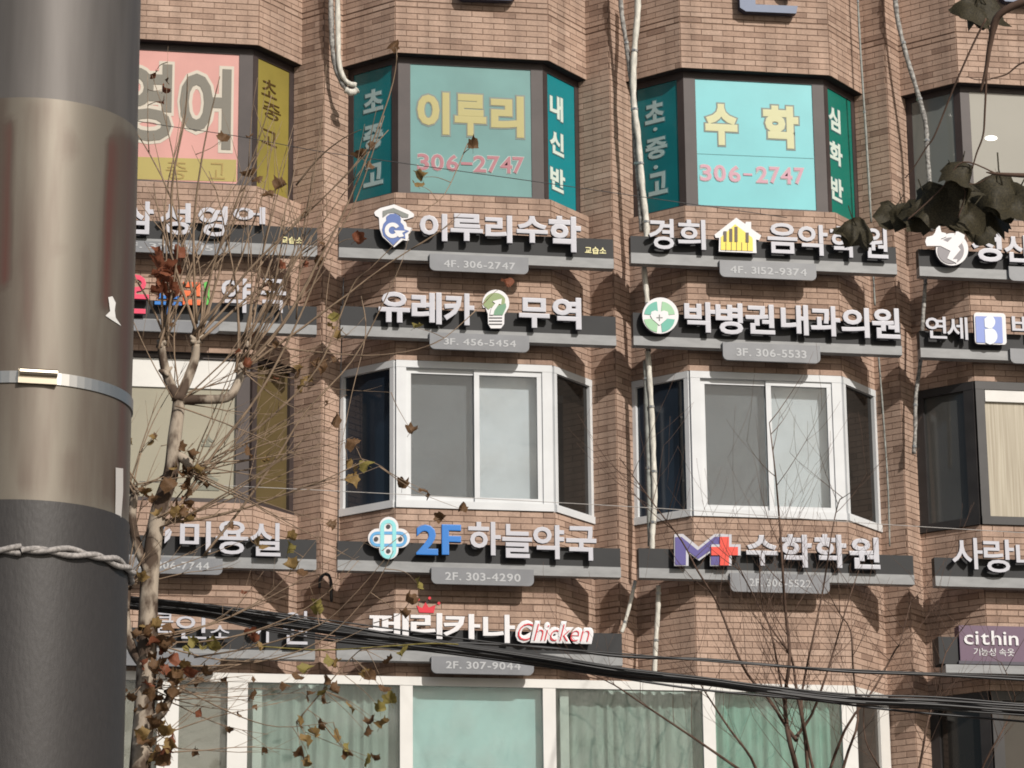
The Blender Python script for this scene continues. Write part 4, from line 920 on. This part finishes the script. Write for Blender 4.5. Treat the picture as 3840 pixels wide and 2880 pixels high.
LP = [(350, 190, 'r'), (332, 165, 'r'), (355, 215, 'r'), (772, 335, 'b'), (797, 358, 'b'), (912, 385, 'o'), (905, 400, 'o'), (1025, 318, 'b'), (850, 105, 'b'), (770, 518, 'r'), (690, 560, 'b'),
      (340, 570, 'r'), (352, 590, 'r'), (362, 605, 'r'), (345, 615, 'r'), (372, 625, 'r'), (335, 600, 'r'), (358, 642, 'r'), (1095, 610, 'r'), (900, 705, 'y'), (725, 690, 'y'), (718, 712, 'o'), (730, 722, 'o'), (690, 790, 'b'), (650, 832, 'o'), (672, 820, 'o'), (640, 815, 'b'),
      (722, 908, 'b'), (890, 935, 'b'), (760, 958, 'b'), (752, 1000, 'o'), (765, 1015, 'o'), (760, 1038, 'o'), (870, 1045, 'b'), (925, 1060, 'b'), (1000, 1100, 'b'), (955, 1115, 'b'), (790, 1005, 'y'),
      (410, 1092, 'b'), (398, 1120, 'o'), (425, 1110, 'b'), (540, 980, 'b'), (632, 1160, 'o'), (560, 1180, 'o'), (622, 1192, 'y'), (630, 1222, 'o'), (645, 1240, 'b'), (690, 1318, 'y'), (680, 1305, 'y'), (905, 1268, 'y'), (885, 1300, 'b'), (875, 1330, 'b'),
      (418, 1388, 'y'), (440, 1400, 'y'), (455, 1392, 'y'), (405, 1408, 'y'), (540, 1368, 'r'), (550, 1385, 'r'), (562, 1402, 'o'), (728, 1440, 'o'), (715, 1428, 'y'), (702, 1470, 'b'), (872, 1408, 'y'), (842, 1430, 'b'), (398, 1440, 'o'), (425, 1470, 'b'), (410, 1460, 'r'), (440, 1450, 'b'),
      (832, 1492, 'b'), (845, 1512, 'y'), (825, 1535, 'y'), (800, 1558, 'b'), (690, 1570, 'b'), (680, 1585, 'o'), (662, 1605, 'o'), (648, 1632, 'b'), (672, 1648, 'o'), (540, 1500, 'b'), (662, 1500, 'b'), (300, 1250, 'o'), (412, 988, 'b'), (396, 1010, 'b'), (312, 1060, 'b'), (322, 1082, 'b'),
      (318, 1420, 'b'), (330, 1450, 'b'), (345, 1480, 'b'), (322, 1500, 'b'), (350, 1530, 'b'), (310, 1540, 'b'), (335, 1570, 'b'), (360, 1600, 'r'), (320, 1610, 'b'), (345, 1640, 'b'), (370, 1500, 'b'), (385, 1460, 'o'), (700, 1520, 'b'), (615, 1480, 'b'), (480, 300, 'b'), (540, 380, 'b'), (556, 390, 'b'), (600, 400, 'b'), (585, 420, 'b')]
MM = dict(r='leaf_rust', b='leaf_brown', o='leaf_ochre', y='leaf_olive')
allp = [p for c in nodes for p in c]
spots = []
for x, y, m in LP+LPX:
    P = at(*DP(x+rt_.uniform(-4, 4), y+rt_.uniform(-4, 4)), YT-rt_.uniform(0, .3)); spots.append((P, m))
    Q = min(allp, key=lambda q_: (q_-P).length_squared); L = (Q-P).length
    if 0.03 < L < 1.2:
        mid = (P+Q)/2+Vector((rt_.uniform(-.1, .1), rt_.uniform(-.05, .05), rt_.uniform(-.05, .12)))*L
        tw.tube(smooth([tuple(Q), tuple(mid), tuple(P)], 4), [0.0045-0.003*i/8 for i in range(9)], 4)
tw.build('twigs', 'twig', tree, smooth=True, kind='stuff')
for P, m in spots: leaf(tree, P, MM[m], rt_.uniform(0.075, 0.108), rt_)
for i in range(46):
    c = rt_.choice(nodes); p = c[rt_.randrange(2, len(c))]
    leaf(tree, p+Vector((0, 0, -0.03)), MM[rt_.choice('bbbor')], rt_.uniform(0.045, 0.075), rt_)
# --- bare street tree at right
YB = -3.4
rr_ = random.Random(5)
bt = empty('bare_tree', (at(2990, 2880, YB).x, YB, 0), 'bare young street tree with fine dark upright branches at lower right', 'tree')
br = MB(); fine = MB()
base = at(2985, 2960, YB); trunk_pts = [Vector((base.x+0.05, YB, 0)), Vector((base.x+0.02, YB, 2.2)), Vector((base.x, YB, 4.2)), base]
br.tube(trunk_pts, [0.10, 0.085, 0.07, 0.055], 10)
def fork(c, r, depth):
    n = len(c)
    for k in range(2, n):
        if rr_.random() < (0.40 if depth else 0.72):
            d = (c[k]-c[k-1]).normalized(); s_ = rr_.choice((-1, 1))
            d2 = d+Vector((s_*rr_.uniform(.4, .9), rr_.uniform(-.5, .5), rr_.uniform(-.1, .35)))
            L = rr_.uniform(.45, 1.15)*(0.6 if depth else 1.0)
            c2 = curve(rr_, c[k], d2, L, Vector((0, 0, 0.6)), 6, 0.09)
            r2 = r*rr_.uniform(.28, .45); fine.tube(c2, [max(0.0014, r2*(1-0.8*j/6)) for j in range(7)], 4)
            if depth < 1: fork(c2, r2*1.1, depth+1)
def limb(pts, r0, r1):
    c = [at(*R9(*p), YB+rr_.uniform(-.06, .06)+0.15*math.sin(i)) for i, p in enumerate(smooth(pts, 3))]
    n = len(c); br.tube(c, [0.78*(r0+(r1-r0)*(i/(n-1))**0.7) for i in range(n)], 7); fork(c, (r0+r1)/2*0.66, 0)
limb([(905, 1760), (900, 1659), (850, 1450), (835, 1250), (862, 1000), (832, 700), (815, 400), (792, 100), (775, -80), (745, -330)], 0.040, 0.006)
limb([(900, 1500), (830, 1400), (740, 1260), (620, 1120), (540, 950), (450, 720), (330, 520), (240, 350), (110, 180), (0, 30), (-120, -130)], 0.026, 0.005)
limb([(970, 1700), (945, 1450), (900, 1200), (870, 1020), (760, 860), (640, 640), (560, 480)], 0.026, 0.006)
limb([(890, 1490), (990, 1350), (1080, 1100), (1140, 900), (1200, 700), (1260, 520)], 0.022, 0.005)
limb([(1140, 1760), (1200, 1560), (1255, 1380), (1228, 1100), (1213, 870), (1150, 770), (1080, 640)], 0.022, 0.005)
limb([(1050, 1800), (1180, 1440), (1350, 1200), (1470, 980), (1500, 930), (1560, 700)], 0.022, 0.005)
limb([(700, 1760), (640, 1600), (520, 1440), (400, 1260), (350, 1180), (290, 1080)], 0.022, 0.005)
limb([(760, 1800), (560, 1659), (300, 1480), (0, 1280), (-150, 1180), (-280, 1120)], 0.024, 0.005)
limb([(850, 1400), (790, 1050), (750, 860), (700, 700), (690, 500), (720, 300)], 0.016, 0.004)
limb([(1020, 1760), (960, 1500), (930, 1280), (960, 1080), (1010, 850), (1060, 600), (1100, 330), (1140, 140), (1165, 100)], 0.022, 0.005)
limb([(1560, 1900), (1620, 1600), (1660, 1380), (1720, 1200), (1760, 1000), (1900, 800)], 0.020, 0.005)
limb([(1900, 1900), (1980, 1640), (2100, 1420), (2160, 1250), (2080, 1050)], 0.018, 0.005)
limb([(1500, 1900), (1380, 1659), (1300, 1500), (1290, 1300), (1330, 1150)], 0.016, 0.004)
for j, (u, v) in enumerate([(1560, 1900), (1900, 1900), (1500, 1900), (1140, 1760), (1050, 1800), (700, 1760), (760, 1800), (1020, 1760), (970, 1700), (905, 1760)]):
    p = at(*R9(u, v), YB); br.tube([p, (p+base)/2+Vector((0, 0, -.25)), base+Vector((0, 0, -.6-.05*j))], [0.022, 0.028, 0.035], 7)
tk = br.build('trunk', 'dark_twig', bt, smooth=True)
fine.build('twigs', 'dark_twig', bt, smooth=True, kind='stuff')
# --- near plane tree whose branch hangs in at upper right
rn = random.Random(9); DN = 8.6
nb = dist_at(6600, 900, DN)
nt_ = empty('plane_tree', (nb.x, nb.y, 0), 'near plane tree branch with large dark drooping leaves at upper right', 'tree')
tb = MB(); tb.tube([Vector((nb.x, nb.y, 0)), Vector((nb.x+.03, nb.y, 2.5)), Vector((nb.x, nb.y, 4.6)), Vector((nb.x-.05, nb.y, 6.5))], [0.14, 0.12, 0.10, 0.07], 10)
tb.build('trunk', 'bark', nt_, smooth=True)
tb = MB()
def near(pts, r0, r1):
    c = [dist_at(*DP(*p), DN) for p in smooth(pts, 5)]; n = len(c); tb.tube(c, [r0+(r1-r0)*i/(n-1) for i in range(n)], 6)
near([(3810, -520), (3200, -380), (2700, -200), (2400, -60), (2250, -10), (2160, 30), (2140, 90), (2130, 150), (2118, 200)], 0.022, 0.003)
near([(2160, 35), (2135, 120), (2128, 230), (2124, 290), (2110, 330), (2100, 365)], 0.0035, 0.002)
near([(2130, 40), (2100, 100), (2060, 190), (2020, 290), (2000, 320), (1975, 360), (1955, 385)], 0.003, 0.0015)
near([(2140, 170), (2175, 160), (2210, 135), (2280, 120)], 0.002, 0.003); near([(2140, 172), (2110, 172), (2088, 165)], 0.0018, 0.001)
near([(2070, 470), (2085, 420), (2082, 400), (2115, 395), (2150, 372)], 0.002, 0.0012)
near([(3810, 250), (3200, 280), (2700, 330), (2450, 380), (2250, 380), (2160, 376), (2130, 372)], 0.020, 0.0015)
near([(1960, 475), (2000, 440), (2040, 400), (2080, 350), (2150, 374)], 0.002, 0.002)
tb.build('branch', 'dark_twig', nt_, smooth=True)
def near_leaf(x, y, size, rot, m='leaf_shaded', seed=0):
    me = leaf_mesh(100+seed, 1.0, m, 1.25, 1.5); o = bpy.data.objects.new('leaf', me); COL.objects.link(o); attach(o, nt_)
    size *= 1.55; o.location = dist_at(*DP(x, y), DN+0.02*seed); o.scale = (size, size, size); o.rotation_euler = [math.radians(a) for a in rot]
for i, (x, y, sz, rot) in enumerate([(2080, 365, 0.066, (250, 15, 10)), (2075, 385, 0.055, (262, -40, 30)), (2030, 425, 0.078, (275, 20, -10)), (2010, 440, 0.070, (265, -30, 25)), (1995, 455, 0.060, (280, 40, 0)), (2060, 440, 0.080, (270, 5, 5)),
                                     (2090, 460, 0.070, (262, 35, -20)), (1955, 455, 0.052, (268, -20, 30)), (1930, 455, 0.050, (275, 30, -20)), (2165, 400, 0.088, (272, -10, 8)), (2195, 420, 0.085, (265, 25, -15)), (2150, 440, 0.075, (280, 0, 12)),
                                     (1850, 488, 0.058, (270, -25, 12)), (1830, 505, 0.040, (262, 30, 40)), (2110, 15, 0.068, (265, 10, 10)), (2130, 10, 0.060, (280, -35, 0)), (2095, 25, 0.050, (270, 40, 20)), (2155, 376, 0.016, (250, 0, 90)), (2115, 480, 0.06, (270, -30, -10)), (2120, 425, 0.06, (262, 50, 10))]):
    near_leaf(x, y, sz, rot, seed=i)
near([(1858, 470), (1880, 440), (1920, 405), (1955, 385)], 0.0015, 0.0015)

# ------------------------------------------------------------------ utility pole at left
def pole():
    DPO = 5.9; c = dist_at(100, 1440, DPO); R0 = 0.196; NS = 10
    root = empty('utility_pole', (c.x, c.y, 0), 'grey round steel pole with rust streaks, strap, rope and dark sleeve at left edge', 'pole')
    face = math.atan2(CAM.x-c.x, -(CAM.y-c.y))                     
    m = bpy.data.materials.new('pole_steel'); m.use_nodes = True; n = m.node_tree.nodes; l = m.node_tree.links; b = n['Principled BSDF']
    tc = n.new('ShaderNodeTexCoord'); mp = n.new('ShaderNodeMapping'); mp.inputs['Scale'].default_value = (9, 9, 1.1); nz = n.new('ShaderNodeTexNoise'); nz.inputs['Scale'].default_value = 2.2; nz.inputs['Detail'].default_value = 7
    l.new(tc.outputs['Object'], mp.inputs[0]); l.new(mp.outputs[0], nz.inputs['Vector'])
    at_ = n.new('ShaderNodeAttribute'); at_.attribute_name = 'rust'
    sub = n.new('ShaderNodeMath'); sub.operation = 'MULTIPLY_ADD'; l.new(nz.outputs[0], sub.inputs[0]); sub.inputs[1].default_value = 1.3; sub.inputs[2].default_value = -0.64
    add = n.new('ShaderNodeMath'); add.operation = 'ADD'; add.use_clamp = True; l.new(at_.outputs['Fac'], add.inputs[0]); l.new(sub.outputs[0], add.inputs[1])
    r = n.new('ShaderNodeValToRGB'); e = r.color_ramp.elements; e[0].position = 0.05; e[0].color = (0.150, 0.130, 0.103, 1); e[1].position = 0.85; e[1].color = (0.105, 0.046, 0.036, 1)
    x = e.new(0.42); x.color = (0.100, 0.074, 0.057, 1)
    l.new(add.outputs[0], r.inputs[0]); l.new(r.outputs[0], b.inputs['Base Color']); b.inputs['Roughness'].default_value = 0.46; b.inputs['Metallic'].default_value = 0.35
    MATS['pole_steel'] = m
    mat('pole_paint', (0.080, 0.072, 0.066), 0.5, 0.4, metal=0.3, col2=(0.135, 0.124, 0.116), scale=2.2, stretch=(6, 6, 0.6))
    mat('pole_sleeve', (0.032, 0.029, 0.028), 0.48, 0.4, var=0.08, scale=150, bump=0.06, stretch=(1, 1, 0.4))
    mat('rope_white', (0.30, 0.28, 0.265), 0.8, 0.2, var=0.35, scale=160)
    mat('paper_white', (0.62, 0.61, 0.59), 0.7, 0.2)
    mat('clasp_steel', (0.45, 0.40, 0.32), 0.3, 0.5, metal=1.0)
    def zat(y): return dist_at(*DP(100*0.576, y), DPO-R0).z
    za, zs, zt_ = zat(135), zat(1097), 11.5
    def rad(z): return R0*(1.0+0.006*(z-zat(830)))
    def ring(z, extra=0.0, N=NS, rnd=0.0):
        return [Vector((c.x+(rad(z)+extra)*math.sin(face+2*math.pi*k/N), c.y-(rad(z)+extra)*math.cos(face+2*math.pi*k/N), z)) for k in range(N)]
    def prism(zs_, name, m_, extra=0.0, rust=False, N=NS*8):
        mb = MB(); rings = [ring(z, extra, N) for z in zs_]; att = []
        for i in range(len(zs_)-1):
            for k in range(N):
                k2 = (k+1) % N; mb.face([rings[i][k], rings[i][k2], rings[i+1][k2], rings[i+1][k]])
        o = mb.build(name, m_, root)
        bm = bmesh.new(); bm.from_mesh(o.data); bmesh.ops.remove_doubles(bm, verts=bm.verts, dist=1e-5); bm.to_mesh(o.data); bm.free()
        for p_ in o.data.polygons: p_.use_smooth = len(p_.vertices) == 4
        if rust:
            at2 = o.data.attributes.new('rust', 'FLOAT', 'POINT'); val = []
            for v in o.data.vertices:
                a_ = math.degrees(math.atan2(v.co.x-c.x, -(v.co.y-c.y))-face); a_ = (a_+180) % 360-180; z = v.co.z
                g = 0
                for a0, w_, z0, z1, k_ in ((46, 5, zat(650), zat(175), .9), (-14, 4, zat(620), zat(170), .8), (64, 18, zat(1100), zat(150), .52), (-40, 26, zat(1100), zat(100), .46), (22, 8, zat(300), zat(190), .26), (20, 9, zat(545), zat(470), .26), (0, 10, zat(1100), zat(120), .30), (24, 9, zat(1100), zat(960), .22)):  # narrow rust streaks; broad bands darken both sides, leaving a paler strip
                    f = max(0, min(1, (z-z0)/0.03))*max(0, min(1, (z1-z)/0.03)); g = max(g, k_*f*math.exp(-((a_-a0)/w_)**2))
                val.append(g)
            at2.data.foreach_set('value', val)
        return o
    def lin_(a_, b_, n_): return [a_+(b_-a_)*i/n_ for i in range(n_+1)]
    prism(lin_(zs-0.05, za, 60), 'shaft', 'pole_steel', 0.0, True); prism([za-0.003, zt_], 'upper_shaft', 'pole_paint', -0.002); prism([0, zs-0.3, zs], 'sleeve', 'pole_sleeve', 0.002)
    zb_ = zat(816)
    def loop(z0, z1, extra, name, m_):
        mb = MB(); N = NS*8; a1, b1, a0, b0 = ring(z0, extra, N), ring(z1, extra, N), ring(z0, 0.0, N), ring(z1, 0.0, N)
        for k in range(N):
            j = (k+1) % N; mb.face([a1[k], a1[j], b1[j], b1[k]]); mb.face([a0[k], a0[j], a1[j], a1[k]]); mb.face([b1[k], b1[j], b0[j], b0[k]])
        return mb.build(name, m_, root)
    loop(zb_-0.011, zb_+0.011, 0.003, 'strap', 'steel')
    cb = MB(); A = face+0.09; d = Vector((math.sin(A), -math.cos(A), 0)); tg = Vector((math.cos(A), math.sin(A), 0)); pc = Vector((c.x, c.y, zb_))+d*(rad(zb_)-0.004)
    cb.frame_box(pc, tg, d, -0.034, 0.036, -0.013, 0.013, 0, 0.012); cb.tube([pc-tg*0.032+d*0.014+UPV*0.007, pc+tg*0.036+d*0.014+UPV*0.007], 0.007, 10); cb.build('clasp', 'clasp_steel', root)
    zr = zat(1212)
    for k in range(2):
        mb = MB(); N = 160; base_ = ring(zr, 0.009, N); pts = []
        for i in range(N+1):
            p_ = base_[i % N].copy(); a_ = 2*math.pi*i/N; o_ = (p_-Vector((c.x, c.y, zr))).normalized(); ph = i*0.42+k*math.pi
            pts.append(p_+o_*0.003*math.cos(ph)+UPV*(0.0045*math.sin(ph)+0.003*math.sin(2*a_)+0.004*(k-.5)))
        mb.tube(pts, 0.0052, 6, cap=False); mb.build('rope', 'rope_white', root, smooth=True)
    def patch(pts, name, m_):
        mb = MB(); q = []
        for x, y in pts:
            u, v = DP(x, y); rr = ray(u, v); o = CAM-c; R_ = rad(zat(y))+0.002; A = rr.x**2+rr.y**2; B = 2*(o.x*rr.x+o.y*rr.y); Cc = o.x**2+o.y**2-R_**2; D = B*B-4*A*Cc
            q.append(CAM+rr*((-B-math.sqrt(max(D, 0)))/(2*A)))
        for i in range(0, len(q)-3, 2): mb.face([q[i], q[i+1], q[i+3], q[i+2]])
        mb.build(name, m_, root)
    patch([(234, 642), (243, 640), (236, 656), (250, 654), (238, 672), (248, 670), (228, 682), (250, 686), (240, 690), (262, 704)], 'torn_paper', 'paper_white')
    patch([(250, 1010), (266, 1012), (250, 1060), (266, 1062), (249, 1110), (262, 1118)], 'tape_strip', 'wire_pale')
pole()
bpy.data.objects.remove(_fo); bpy.data.curves.remove(_fc)
